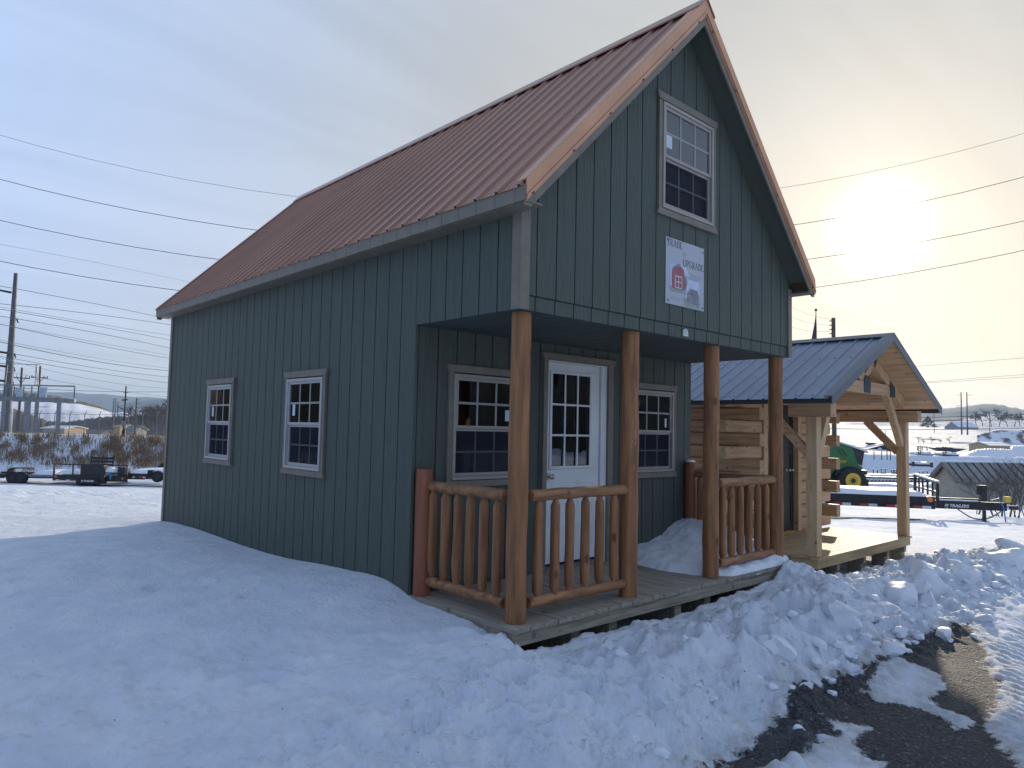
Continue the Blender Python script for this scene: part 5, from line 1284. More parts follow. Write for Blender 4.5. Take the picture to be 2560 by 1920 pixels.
hill('mountain',[ZA(-400,590),ZA(200,590),ZA(620,618),ZA(900,620),ZA(1100,640),ZA(1300,640),ZA(1500,662),ZA(1700,680),ZA(1850,676),ZA(2170,705),ZA(2600,720),(700,1000)],5200,1500,M_woods,'long blue ridge on the left horizon',base=-80,rough=6,rs=.01)
hill('mountain',[ZA(1500,790),ZA(1700,735),ZA(1900,712),ZA(2170,700),ZA(2500,700),(700,1000)],3600,900,M_woods,'nearer blue ridge on the left horizon',base=-80,rough=5,rs=.012,seed=8)
hill('wooded_hill',[ZA(-400,640),ZA(200,635),ZA(480,640),ZA(620,660),ZA(760,690),ZA(900,735),ZA(1050,745),ZA(1280,810),ZA(1400,870),ZA(1500,905)],620,160,M_woodsb,'brown wooded ridge behind the snowy hill at left',base=-16,rough=3,rs=.03,veg=1,seed=3)
hill('snowy_hill',[ZA(-400,730),ZA(200,740),ZA(620,752),ZA(1000,772),ZA(1280,835),ZA(1400,880),ZA(1600,868),ZA(1850,885),ZA(2300,930)],520,300,M_field,'open snow covered hill at left',base=-16,rough=1.2,rs=.02,seed=4)
hill('hillside',[ZA(150,830),ZA(600,990),ZA(760,1010),ZA(1000,985),ZA(1250,945),ZA(1500,930),ZA(1750,940),ZA(2000,900),ZA(2400,890)],300,60,M_woodsb,'brown brushy bank across the valley at left',base=-14,rough=1.6,rs=.05,veg=1,seed=6)
hill('wooded_hill',[(1960,1046),(2098,1043),(2132,1040),(2162,1036),(2205,1033),(2260,1036),(2330,1024),(2353,1022),(2424,1016),(2461,1009.5),(2480,1010),(2497,1012),(2534,1019),(2560,1024),(2640,1036)],2100,500,M_woods,'wooded hill on the right horizon',base=0,rough=7,rs=.03,veg=1,seed=9)
hill('wooded_hill',[(1960,1062),(2290,1049),(2330,1044),(2400,1043),(2432,1050),(2450,1056)],1500,200,M_woods,'lower dark wooded slope under the right horizon',base=10,rough=4,rs=.05,veg=1,seed=12)
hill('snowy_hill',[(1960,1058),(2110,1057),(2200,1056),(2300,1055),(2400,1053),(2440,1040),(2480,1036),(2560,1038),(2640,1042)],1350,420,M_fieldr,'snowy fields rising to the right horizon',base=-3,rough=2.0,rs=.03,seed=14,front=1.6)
z8=lambda x,y:(2290+x*.12206,1000+y*.12206)
hill('snow_mound',[z8(1250,705),z8(1450,660),z8(1620,615),z8(1740,600),z8(1900,605),z8(2212,610),(2640,1078)],310,22,mat('snowy earth mound',(.74,.77,.82),.9,c2=(.10,.085,.075),vs=(1,1,1),vscale=.22,detail=6,lo=.40,hi=.50),'snowy earth mound beyond the trailer yard at right',base=-3,rough=.5,rs=.1,seed=15)
hill('snow_mound',[z8(900,1130),z8(1080,1060),z8(1250,1005),z8(1500,992),z8(1800,1000),z8(1950,1020),z8(2060,1160)],122,7,M_snow,'long ploughed snow heap beyond the trailer row at right',base=-2.4,rough=.25,rs=.1,seed=16)
hill('snow_mound',[z8(1930,960),z8(1980,935),z8(2060,930),z8(2300,925),(2640,1112)],128,9,M_snow,'ploughed snow heap at the right edge',base=-2.4,rough=.25,rs=.1,seed=17)
# far trees and farm buildings at right
def on_far(px,py,D): p=at(px,py,D); return Vector((p.x,p.y,p.z))
def conifer(base,h,label,group,seed,wid=.5,m=None):
    rg=random.Random(seed); r=empty('evergreen_tree',base,label,'tree',group)
    mb=MB(); mb.tube([base,base+Vector((0,0,h*.9))],[h*.03,h*.01],6); mb.build('trunk',M_bark,r)
    mb=MB()
    for k in range(260):
        t=rg.random()**.8; z=h*(.08+.92*t); w=h*wid*(1-t)**.8*rg.uniform(.5,1.1)+h*.03; a=rg.uniform(0,6.28); c=base+Vector((math.cos(a)*w*.55,math.sin(a)*w*.55,z)); e=base+Vector((math.cos(a)*w,math.sin(a)*w,z-h*.06)); s_=Vector((-math.sin(a),math.cos(a),0))*h*.05
        mb.add([c-s_,e,c+s_,c+Vector((0,0,h*.05))],[(0,1,2),(0,1,3),(1,2,3)])
    mb.build('crown',m or M_conifer,r,fixn=False); return r
for k_,(px,py,D,h,lb) in enumerate(((2320,1070,520,8.5,'lone spreading evergreen out in the snowy field at right'),)):
    b=on_far(px,py,D); conifer(b,h*1.0,lb,None,70+k_,.9)
for k_,(x,y) in enumerate(((1750,400),(1810,395),(1870,390),(1940,395),(2060,395),(2150,400),(1140,390))):
    px,py=z8(x,y+10); b=on_far(px,py,900); conifer(b,7+(k_%3),'%s of the small far evergreens on the slope at the right edge'%('leftmost','second','third','fourth','fifth','sixth','lone lower')[k_],'far evergreens at right',80+k_,.45)
for k_,(x,y,h,lb) in enumerate(((1545,545,26,'tallest bare tree on the far slope, right of the twin poles'),(1370,540,18,'bare tree on the far slope between the barn and the tallest tree'),(1240,530,14,'bare tree just right of the far barn'),(1700,545,15,'bare tree right of the tallest far tree'),(1880,545,20,'broad bare tree in the far hedge row'),(2020,545,16,'bare tree at the right end of the far hedge row'),(2130,540,14,'last bare tree of the far hedge row before the edge'))):
    px,py=z8(x,y); bare_tree('bare_tree',on_far(px,py,600),h*.9,120+k_,lb,'far bare trees at right',rmin=.13,levels=4,r0=.35)
for k_,(x,y,h) in enumerate(((60,880,4.2),(310,880,3.8),(690,880,3.9),(500,890,2.2),(150,890,2.6))):
    px,py=z8(x,y); bare_tree('bare_bush',on_far(px,py,260),h,140+k_,('bare bush at the field edge by the log cabin roof end','second bare bush on the field edge','round bare bush on the field edge below the evergreen','low scrub on the field edge','small bare bush on the field edge')[k_],'bushes on the field edge',rmin=.045,levels=3,spread=.7,cat='bush')
for k_,(x,t_,b_) in enumerate(((937,-160,650),(1055,-160,655))):
    pb=on_far(*z8(x,b_),250); pt=at(*z8(x,t_),250); r=empty('transmission_pole',pb,'%s of the two tall brown transmission poles on the fields at right'%('left one','right one')[k_],'power pole','twin transmission poles')
    mb=MB(); mb.tube([pb-Vector((0,0,1)),Vector((pb.x,pb.y,pt.z))],[.26,.16],8); mb.build('pole',mat('brown pole',(.16,.11,.07),.8) if not k_ else bpy.data.materials['brown pole'],r)
    mb=MB(); s_=-1 if k_==0 else 1; ax=Vector((_R[0],_R[1],0)).normalized()*s_
    for zz in (-1.0,-4.8,-7.2): c=Vector((pb.x,pb.y,pt.z+zz)); mb.beam(c,c+ax*1.6,.1,.1)
    mb.build('arm',M_pole,r)
for k_,(x,t_,b_,lb) in enumerate(((372,270,620,'thin grey field pole left of the twin poles'),(1510,240,590,'thin field pole right of the twin poles'),(-620,620,680,'short field post seen under the log cabin roof'))):
    pb=on_far(*z8(x,b_),240); pt=at(*z8(x,t_),240); mb=MB(); mb.tube([pb-Vector((0,0,1)),Vector((pb.x,pb.y,pt.z))],[.11,.07],6); o=mb.build('field_pole',M_pole); tag(o,lb,'utility pole')
shed('far_barn',2397,2446,1054,1069,430,M_pgrey,M_snow,'far barn with a snow covered roof below the twin transmission poles','barn',14,.9,low=1)
shed('far_building',2476,2528,1106,1121,150,M_tan,M_snow,'low building with a snow covered roof at the far end of the yard',depth=7,roofh=.55)

# woods added outside the view so the window panes mirror something dark
def woods(name,a0,a1,D,h,depth,label,seed):
    A=np.radians(np.linspace(a0,a1,140)); vs=[];fs=[]
    rows=[(0,0),(.05,.55),(.3,.9),(1,1.0)]
    for t,f in rows:
        for k,a in enumerate(A):
            dd=D+depth*t+2*float(perlin(k*.3,t*3,seed)); x=CP[0]+dd*math.sin(a); y=CP[1]+dd*math.cos(a)
            vs.append((x,y,-4+(h+4)*f*(1+.22*float(perlin(k*.9,seed,seed))+.12*float(perlin(k*.21,3,seed)))))
    n=len(A)
    for j in range(3):
        for k in range(n-1): b=j*n+k; fs.append((b,b+1,b+n+1,b+n))
    mb=MB(); mb.add(vs,fs); o=mb.build(name,M_woodsb,fixn=False); tag(o,label,kind='structure')
woods('wooded_hill',-78,-13,85,13,40,'unseen brown wooded rise, added beyond the left edge to darken the panes',31)
woods('wooded_hill',103,165,60,11,40,'unseen brown wooded rise, added behind the road to darken the panes',32)
# ------------------------------------------------------------ trailers
def frame(o,xd,yd=None):
    "local frame: o origin, xd along; returns P(u,v,w) with w up and v to the right-hand back"
    xd=Vector((xd[0],xd[1],0)).normalized(); n=Vector((-xd.y,xd.x,0))
    return lambda u,v,w:tuple(Vector(o)+xd*u+n*v+Vector((0,0,w)))
def fbox(mb,P,u0,u1,v0,v1,w0,w1):
    c=[P(u,v,w) for w in (w0,w1) for u,v in ((u0,v0),(u1,v0),(u1,v1),(u0,v1))]
    mb.add(c,[(0,3,2,1),(4,5,6,7),(0,1,5,4),(1,2,6,5),(2,3,7,6),(3,0,4,7)])
def wheel(P,u,v,r,w,parent,rim=None,n=22):
    def ring(mb,rad,va,vb): mb.tube([P(u,va,r*1.0),P(u,vb,r*1.0)],rad,n)
    root=empty('wheel',P(u,v,r),parent=parent)
    mb=MB(); mb.tube([P(u,v-w/2,r),P(u,v-w/2+.03,r),P(u,v+w/2-.03,r),P(u,v+w/2,r)],[r*.93,r,r,r*.93],n); mb.build('tyre',M_tyre,root,smooth=True)
    mb=MB(); mb.tube([P(u,v-w/2-.012,r),P(u,v-w/2+.02,r)],[r*.5,r*.56],n); mb.tube([P(u,v-w/2-.03,r),P(u,v-w/2,r)],[r*.14,r*.2],10); mb.build('rim',rim or M_blackm,root)
def textobj(s,size,P,u,v,w,m,parent,name,shear=.25,ext=.004,bold=.0):
    cu=bpy.data.curves.new(name,'FONT'); cu.body=s; cu.size=size; cu.shear=shear; cu.extrude=ext; cu.offset=bold
    ob=bpy.data.objects.new('t',cu); COL.objects.link(ob); dg=bpy.context.evaluated_depsgraph_get(); me=bpy.data.meshes.new_from_object(ob.evaluated_get(dg)); bpy.data.objects.remove(ob)
    mb=MB(); mb.add([P(u+c.co.x,v-c.co.z,w+c.co.y) for c in me.vertices],[tuple(p.vertices) for p in me.polygons]); bpy.data.meshes.remove(me); return mb.build(name,m,parent,fixn=False)
def snowslab(mb,P,u0,u1,v0,v1,w,h,seed=1,n=14):
    us=np.linspace(u0,u1,n*2); vs_=np.linspace(v0,v1,8); V=[];F=[]
    for i_,u in enumerate(us):
        for j_,v in enumerate(vs_):
            e=min(1,(u-u0)/.25,(u1-u)/.25)*1.0; e2=min(1,(v-v0)/.2,(v1-v)/.2); k=max(0,min(e,e2))**.5
            V.append(P(u,v,w+h*k*(1+.3*float(perlin(u*.9+seed,v*1.3,seed)))))
    for i_ in range(len(us)-1):
        for j_ in range(7): a=i_*8+j_; F.append((a,a+8,a+9,a+1))
    mb.add(V,F)
# right: black flatbed in front of the harvester
A0=on(2030,24.0); B0=on(2530,22.6); ax=(B0-A0); ax.z=0; ax.normalize()
zd=at(2250,1240,23.4).z   # top of the rail
P=frame((at(2350,1240,23.2).x,at(2350,1240,23.2).y,0),ax)
tr=empty('flatbed_trailer',P(-2,1,-1.2),'long black flatbed trailer under thick snow with white lettering on its tongue','trailer')
mb=MB(); 
fbox(mb,P,-9,-.15,0,.12,zd-.36,zd); fbox(mb,P,-9,-.15,-.03,-.001,zd-.385,zd-.28); fbox(mb,P,-9,-.15,2.3,2.42,zd-.26,zd)
fbox(mb,P,-9,-.2,.12,2.3,zd-.10,zd-.02); mb.build('deck_frame',M_blackm,tr)
mb=MB(); snowslab(mb,P,-9,-.25,.02,2.4,zd-.01,.15,3,24); mb.build('snow',M_snow,tr,smooth=True,fixn=False)
mb=MB()
k=-8.8
while k<-.5: fbox(mb,P,k,k+.26,-.031,-.036,zd-.375,zd-.292); k+=.80
build_split(mb,lambda c:round(c[0]*5),'red_reflector',M_redp,tr)
mb=MB(); k=-8.53
while k<-.5: fbox(mb,P,k,k+.26,-.031,-.0365,zd-.375,zd-.292); k+=.80
build_split(mb,lambda c:round(c[0]*5),'white_reflector',M_whitep,tr)
# headboard frame
mb=MB()
hb=zd+.56
fbox(mb,P,-.10,-.02,.0,.08,zd-.3,hb-.12); fbox(mb,P,-.10,-.02,2.3,2.4,zd-.3,hb+.05)
for q,p in (((-.06,.04,hb-.10),(-.06,2.35,hb+.02)),((-.06,.04,zd+.16),(-.06,2.35,zd+.2))): mb.beam(P(*q),P(*p),.07,.06)
for v in (.5,1.0,1.5,1.9): mb.beam(P(-.06,v,zd),P(-.06,v,hb-.06),.05,.05)
mb.build('headboard',M_blackm,tr)
mb=MB(); mb.beam(P(-.06,.0,hb-.05),P(-.06,2.35,hb+.07),.10,.05); mb.build('headboard_snow',M_snow,tr)
mb=MB(); fbox(mb,P,-.02,2.02,.30,.44,zd-.38,zd-.12); fbox(mb,P,1.95,2.35,.30,.44,zd-.33,zd-.2); fbox(mb,P,-.02,1.9,1.9,2.0,zd-.36,zd-.14); mb.build('tongue',M_blackm,tr)
mb=MB(); snowslab(mb,P,.0,1.3,.32,.46,zd-.12,.06,5,8); mb.build('tongue_snow',M_snow,tr,smooth=True,fixn=False)
textobj('PJ TRAILERS',.135,P,.22,.295,zd-.32,M_whitep,tr,'lettering',.2,.003,.004)
mb=MB(); mb.tube([P(-.30,-.012,zd-.08),P(-.30,-.045,zd-.08)],.085,16); mb.build('marker_light',M_orange,tr)
mb=MB(); u=1.27; fbox(mb,P,u,u+.16,.22,.42,zd-.10,zd+.42); fbox(mb,P,u+.03,u+.12,.2,.28,zd-1.0,zd-.38); fbox(mb,P,u-.12,u,.24,.3,zd+.12,zd+.42); mb.build('jack',M_blackm,tr); 
mb=MB(); fbox(mb,P,u+.025,u+.125,.22,.30,zd-1.15,zd-.60); mb.build('jack_foot',M_galv,tr)
mb=MB(); fbox(mb,P,1.98,2.14,.28,.46,zd-.10,zd+.08); mb.build('coupler_lock',M_yellow,tr)
mb=MB(); mb.tube([P(1.55,.25,zd-.05),P(1.75,.2,zd+.02),P(1.88,.18,zd-.25),P(1.92,.18,zd-.6),P(1.95,.2,zd-.82)],.02,6); mb.build('hose',M_hose,tr)
mb=MB(); pts=[P(.6+.09*k_,.28,zd-.38-.30*math.sin(k_/14*3.14)) for k_ in range(15)]; mb.tube(pts,.022,5); mb.build('safety_chain',M_galv,tr)
mb=MB(); 
for k_ in (0,1): mb.tube([P(2.04+.0,.292,zd-.20-.09*k_),P(2.04,.285,zd-.20-.09*k_)],.035,12)
mb.build('bolt',M_whitep,tr)

# green combine harvester
HC=at(2124,1199.5,53); hg=HC.z-1.0
fx=Vector((_R[0],_R[1],0)).normalized()
Ph=frame((HC.x,HC.y,hg),fx)
hv=empty('combine_harvester',(HC.x,HC.y,hg),'green combine harvester with yellow wheel rims parked beyond the flatbed trailer','harvester')
mb=MB(); prof_=[(-6,1.35),(-1.3,1.35),(-1.0,1.75),(.4,1.62),(.95,1.70),(1.02,1.95),(.62,2.2),(.28,3.38),(-.83,3.72),(-2,3.93),(-6,4.02)]
mb.prism(prof_,lambda u,v,z:Ph(u,v,z),0.0,3.0); mb.build('body',M_green,hv,bevel=.08)
mb=MB(); mb.prism([(.68,2.2),(1.03,2.03),(1.22,3.12),(.32,3.36)],lambda u,v,z:Ph(u,v,z),.15,2.8); mb.build('cab_glass',mat('cab glass',(.02,.025,.04),.15,spec=.8),hv,bevel=.05)
mb=MB(); mb.prism([(-6,4.04),(-2,3.95),(-.83,3.74),(.3,3.40),(1.2,3.12),(1.38,3.0),(1.40,3.10),(1.15,3.27),(.3,3.52),(-.83,3.84),(-2,4.06),(-6,4.15)],lambda u,v,z:Ph(u,v,z),-.05,3.05); mb.build('roof_snow',M_snow,hv)
mb=MB(); 
for k_ in range(2): mb.prism([(-.95+.3*k_,3.25),(-.87+.3*k_,3.25),(-.45+.3*k_,2.72),(-.52+.3*k_,2.72)],lambda u,v,z:Ph(u,v,z),-.03,0.0)
mb.build('side_vent',M_black,hv)
mb=MB(); fbox(mb,Ph,-6,1.0,.3,2.8,.9,1.6); fbox(mb,Ph,.55,1.36,.1,2.9,1.40,1.72); mb.prism([(-1.15,1.3),(-.75,1.3),(-.6,1.75),(-1.0,1.9)],lambda u,v,z:Ph(u,v,z),-.2,.2); mb.build('chassis',M_black,hv)
mb=MB(); fbox(mb,Ph,-.72,-.30,-.05,-.0,2.25,2.28); 
for k_ in range(5): fbox(mb,Ph,-.7+.1*k_,-.64+.1*k_,-.055,-.0,2.34,2.42)
mb.build('model_lettering',M_yellow,hv)
def bigwheel(u,r,rr):
    root=empty('wheel',Ph(u,-.2,r),parent=hv)
    mb=MB(); mb.tube([Ph(u,-.55,r),Ph(u,-.5,r),Ph(u,.15,r),Ph(u,.2,r)],[r*.93,r,r,r*.93],30); 
    for k_ in range(22):
        a=2*math.pi*k_/22; c=Ph(u+math.cos(a)*r,-.55,r+math.sin(a)*r); d=Ph(u+math.cos(a+.15)*r,-.15,r+math.sin(a+.15)*r); mb.beam(c,d,.08,.10)
    mb.build('tyre',M_tyre,root)
    mb=MB(); mb.tube([Ph(u,-.58,r),Ph(u,-.54,r)],[rr,rr],30); mb.build('rim',M_yellow,root)
    mb=MB(); mb.tube([Ph(u,-.62,r),Ph(u,-.585,r)],[rr*.30,rr*.34],16)
    for k_ in range(10): a=2*math.pi*k_/10; mb.tube([Ph(u+math.cos(a)*rr*.5,-.6,r+math.sin(a)*rr*.5),Ph(u+math.cos(a)*rr*.5,-.582,r+math.sin(a)*rr*.5)],.035,6)
    mb.build('hub',M_black,root)
bigwheel(0,.97,.56); bigwheel(-4.3,.75,.4)
mb=MB(); mb.prism([(-1.5,.2),(1.55,.2),(1.6,1.0),(.9,1.35),(-.9,1.35),(-1.6,1.1)],lambda u,v,z:Ph(u,v,z),.25,1.0); mb.build('track_guard',M_black,hv,bevel=.1)

# small racks / gates, stacked trailers and a header behind the yard
axr=Vector((_R[0],_R[1],0)).normalized()
def yard(px,py,D): p=at(px,py,D); return frame((p.x,p.y,p.z),axr)
z6=lambda x,y:(2060+x*.24108,950+y*.24108)
def gate(px0,px1,py0,py1,D,label):
    P=yard(px0,py1,D); W_=(px1-px0)*D/FPX; H_=(py1-py0)*D/FPX; r=empty('ramp_gate',P(W_/2,0,0),label,'ramp gate','black ramp gates in the trailer yard')
    mb=MB(); b=.07
    for u in (0,W_*.33,W_*.62,W_-b): fbox(mb,P,u,u+b,0,b,0,H_)
    for w in (0,H_*.5,H_-b): fbox(mb,P,0,W_*.33,.01,b-.01,w,w+b); fbox(mb,P,W_*.62,W_,.01,b-.01,w,w+b)
    fbox(mb,P,W_*.33,W_*.62,.01,b-.01,H_-b,H_); fbox(mb,P,W_*.33,W_*.62,.01,b-.01,0,b)
    mb.build('gate_frame',M_black,r)
    mb=MB(); fbox(mb,P,-.2,W_+.2,.1,1.8,-.35,-.02); mb.build('deck',M_black,r)
    mb=MB(); snowslab(mb,P,-.2,W_+.2,.1,1.8,-.02,.14,int(px0),6); mb.build('snow',M_snow,r,smooth=True,fixn=False)
for k_,(a,b,c,d,D) in enumerate(((510,643,925,985,88),(700,752,930,990,88),(943,1078,948,1008,86),(1600,1725,842,885,100),(1800,1935,850,890,100))):
    x0,y0=z6(a,c); x1,y1=z6(b,d); gate(x0,x1,y0,y1,D,('black ramp gate just right of the harvester','black ramp gate half hidden by the right porch post','black ramp gate left of the beige building gable','black ramp gate above the beige building roof, left one','black ramp gate above the beige building roof, right one')[k_])
def ladder_trailer(x0,x1,yt,yb,D,label,cage):
    px0,py1=z6(x0,yb); px1,_q=z6(x1,yb); _q,py0=z6(x0,yt); P=yard(px0,py1,D); s_=D/FPX; W_=(px1-px0)*s_; H_=(py1-py0)*s_
    r=empty('utility_trailer',P(W_/2,0,0),label,'trailer','snow topped trailers with upright ramps')
    mb=MB(); fbox(mb,P,.3,W_,0,3.5,.12,.42); fbox(mb,P,0,W_*.9,-.1,.1,.16,.34); fbox(mb,P,.5,.9,.1,.4,-.3,.2); fbox(mb,P,W_-.6,W_-.2,.1,.4,-.3,.2); mb.build('deck',M_black,r)
    mb=MB(); snowslab(mb,P,.25,W_+.02,0,3.5,.42,.42,7,6); mb.build('snow',M_snow,r,smooth=True,fixn=False)
    mb=MB()
    for u in (0,.45): fbox(mb,P,u,u+.07,-.05,.02,.15,H_)
    w=.45
    while w<H_-.05: fbox(mb,P,0,.52,-.04,.01,w,w+.10); w+=.27
    mb.build('ramp',M_black,r)
    mb=MB(); a,b=cage; mb.beam(P(W_*a,2.2,1.0),P(W_*(a+.05),2.2,H_*.88),.12,.10); mb.beam(P(W_*b,2.2,1.0),P(W_*(b-.03),2.2,H_*.88),.12,.10); mb.beam(P(W_*a,2.2,H_*.9),P(W_*(b),2.2,H_*.88),.3,.16); mb.beam(P(W_*(a+b)/2,2.2,1.0),P(W_*(a+b)/2,2.2,H_*.88),.1,.08); mb.build('roll_bar',M_black,r)
ladder_trailer(975,1135,683,795,118,'snow topped black trailer with an upright ramp, left one of the pair in the yard',(.45,1.1))
ladder_trailer(1235,1400,690,800,118,'snow topped black trailer with an upright ramp, right one of the pair in the yard',(.45,1.1))
# snow covered boom header
P=yard(*z6(420,740),104); s_=104/FPX*.24108
hd=empty('header_wagon',P(8,0,0),'dark farm header with a sloping snow covered top, behind the green harvester','farm implement')
def q(x,y): return ((x-420)*s_,(740-y)*s_)
mb=MB(); mb.prism([q(430,725),q(640,735),q(700,735),q(750,675),q(700,668),q(650,665)],lambda u,v,z:P(u,v,z),.0,.5); fbox(mb,P,*[q(500,0)[0],q(640,0)[0]],1,2,q(0,668)[1],q(0,648)[1]); mb.build('frame',M_blackm,hd)
mb=MB(); mb.prism([q(415,705),q(650,655),q(745,672),q(745,662),q(650,640),q(415,695)],lambda u,v,z:P(u,v,z),-.3,2.2); mb.prism([q(440,722),q(640,730),q(640,722),q(440,712)],lambda u,v,z:P(u,v,z),-.4,.0); mb.prism([q(560,716),q(600,716),q(590,700),q(560,700)],lambda u,v,z:P(u,v,z),-.05,.0); mb.build('snow',M_snow,hd)
mb=MB()
for x in (520,600,655,690): fbox(mb,P,q(x,0)[0],q(x+6,0)[0],.1,.2,-1.2,q(0,735)[1])
mb.build('leg',M_black,hd)
# row of snow humped ramps
for k_ in range(19):
    x=395+k_*37; P=yard(*z6(x,1052+k_*.2),70-.1*k_); r=empty('snowy_ramp',P(.5,0,0),'%s small dark ramp with a hump of snow, counting from the harvester'%('first second third fourth fifth sixth seventh eighth ninth tenth eleventh twelfth thirteenth fourteenth fifteenth sixteenth seventeenth eighteenth nineteenth'.split()[k_]),'ramp','snow humped ramps in a row')
    mb=MB(); mb.beam(P(0,0,.0),P(1.1,.9,.62),.5,.10); mb.build('ramp_plate',M_blackm,r)
    mb=MB(); mb.prism([(0,.05),(.55,.36),(1.05,.62),(1.1,.72),(.6,.62),(.15,.42)],lambda u,v,z:P(u,v,z),-.15,.55); mb.build('snow',M_snow,r)
P=yard(*z6(380,1072),66); rr_=empty('ramp_rack',P(8,0,-.5),'long low black rack under the row of snow humped ramps','rack'); mb=MB(); fbox(mb,P,-1,19,.4,.6,.45,.62); fbox(mb,P,-1,19,-.5,-.4,-.6,-.05); mb.build('rail',M_black,rr_)
mb=MB(); snowslab(mb,P,-1,19,-1.4,.3,-.25,.3,3,30); mb.build('snow',M_snow,rr_,smooth=True,fixn=False)
for a,b,c,D,lb in ((905,940,880,95,'small pallet end poking out of the shaded snow slope'),(970,1130,888,95,'long low trailer bed buried in the shaded snow slope')):
    P=yard(*z6(a,c),D); w_=(b-a)*.24108*D/FPX; r=empty('buried_trailer',P(0,0,0),lb,'trailer'); mb=MB(); fbox(mb,P,0,w_,0,1.5,-.1,.2); fbox(mb,P,w_-.3,w_,-.02,.2,-.2,.5); mb.build('deck',M_blackm,r); mb=MB(); snowslab(mb,P,-.1,w_-.2,0,1.5,.2,.3,6,8); mb.build('snow',M_snow,r,smooth=True,fixn=False)
P=yard(*z6(1225,760),128); w_=340*.24108*128/FPX; r=empty('gooseneck_trailer',P(w_/2,0,0),'dark gooseneck trailer deck tapering to the right behind the trailer pair','trailer'); mb=MB(); mb.prism([(0,1.0),(w_,.85),(w_*.7,.35),(w_*.5,.1),(w_*.25,.3),(0,.8)],lambda u,v,z:P(u,v,z),2,4.2); fbox(mb,P,1,1.4,2.2,2.6,-.4,.8); mb.build('deck',M_blackm,r); mb=MB(); snowslab(mb,P,0,w_*.95,2,4.2,.95,.15,9,8); mb.build('snow',M_snow,r,smooth=True,fixn=False)

# beige building with a metal roof at right
Bp=at(2392,1215,44); fx=Vector((_R[0],_R[1],0)).normalized(); fn=Vector((-fx.y,fx.x,0))
k=44/FPX
bl=Vector(at(2322,1204,46.6)); br_=Vector(at(2392,1200,44)); ap=Vector(at(2356,1158,45.3))
gd=Vector((br_.x-bl.x,br_.y-bl.y,0)); gw=gd.length; gd.normalize(); ln_=Vector((-gd.y,gd.x,0)); 
if ln_.dot(fx)<0: ln_=-ln_
ln_=(fx*.93+Vector((_F[0],_F[1],0)).normalized()*.20).normalized()
zb=-3.4; ze=(bl.z+br_.z)/2; zp=ap.z
bb=empty('beige_building',(br_.x,br_.y,zb),'long beige building with a grey ribbed metal roof behind the flatbed tongue','building')
LN=14.0
def Q(s,t,z): p=Vector((bl.x,bl.y,0))+gd*(gw*s)+ln_*t; return (p.x,p.y,z)
mb=MB(); mb.add([Q(.03,.3,zb),Q(.97,.3,zb),Q(.97,.3,ze-.05),Q(.5,.3,zp-.12),Q(.03,.3,ze-.05),Q(.97,LN,zb),Q(.97,LN,ze-.05),Q(.03,LN,zb),Q(.03,LN,ze-.05),Q(.5,LN,zp-.12)],[(0,1,2,3,4),(1,5,6,2),(0,4,8,7),(5,7,8,9,6)]); mb.build('wall',M_beige,bb)
mb=MB()
for s0 in (-.04,1.04):
    e=ze-.02; mb.add([Q(s0,0,e),Q(.5,0,zp),Q(.5,LN+.3,zp),Q(s0,LN+.3,e),Q(s0,0,e+.06),Q(.5,0,zp+.06),Q(.5,LN+.3,zp+.06),Q(s0,LN+.3,e+.06)],[(0,1,2,3),(4,5,6,7),(0,1,5,4),(1,2,6,5),(2,3,7,6),(3,0,4,7)])
mb.build('roof',M_tinroof,bb)
mb=MB(); t_=.4
while t_<LN: mb.beam(Q(1.04,t_,ze+.05),Q(.5,t_,zp+.07),.07,.06); t_+=.62
mb.build('roof_rib',M_blackm,bb)
mb=MB(); mb.beam(Q(-.04,-.02,ze-.04),Q(.5,-.02,zp),.06,.22); mb.beam(Q(1.04,-.02,ze-.04),Q(.5,-.02,zp),.06,.22); mb.build('rake_board',mat('brown rake',(.22,.17,.15),.7),bb)
mb=MB(); mb.tube([Q(.5,.2,zp+.1),Q(.5,LN,zp+.1)],.07,6); mb.build('ridge_roll',M_snow,bb)
# bare shrubs by the building
for k_,(px,D,h,w) in enumerate(((2478,29,2.2,5),(2500,28,2.6,5),(2522,27.5,2.9,6),(2545,27,3.0,6),(2566,28,2.9,6),(2440,33,2.4,4))):
    b=on(px,D); bare_tree('bare_shrub',b,h*1.0,200+k_,('leftmost bare shrub beside the trailer coupler','bare shrub second from the left behind the coupler','bare shrub in the middle of the group at the right edge','tall bare shrub close to the right edge','bare shrub cut by the right edge','thin bare shrub in front of the beige roof','low bare shrub behind the coupler','low bare shrub near the right edge')[k_],'bare shrubs at the right edge',rmin=.005,levels=3,spread=.42,cat='shrub',stems=3,r0=.022)

# ------------------------------------------------------------ trailers left of the cabin
D=45.0; S_=D/FPX
def pxu(px): return px*S_
Pl=lambda px,py:None
def ltr(px0,py,D): p=at(px0,py,D); return frame((p.x,p.y,p.z),axl)
axl=(Vector(at(400,1200,45))-Vector(at(10,1200,45))); axl.z=0; axl.normalize()
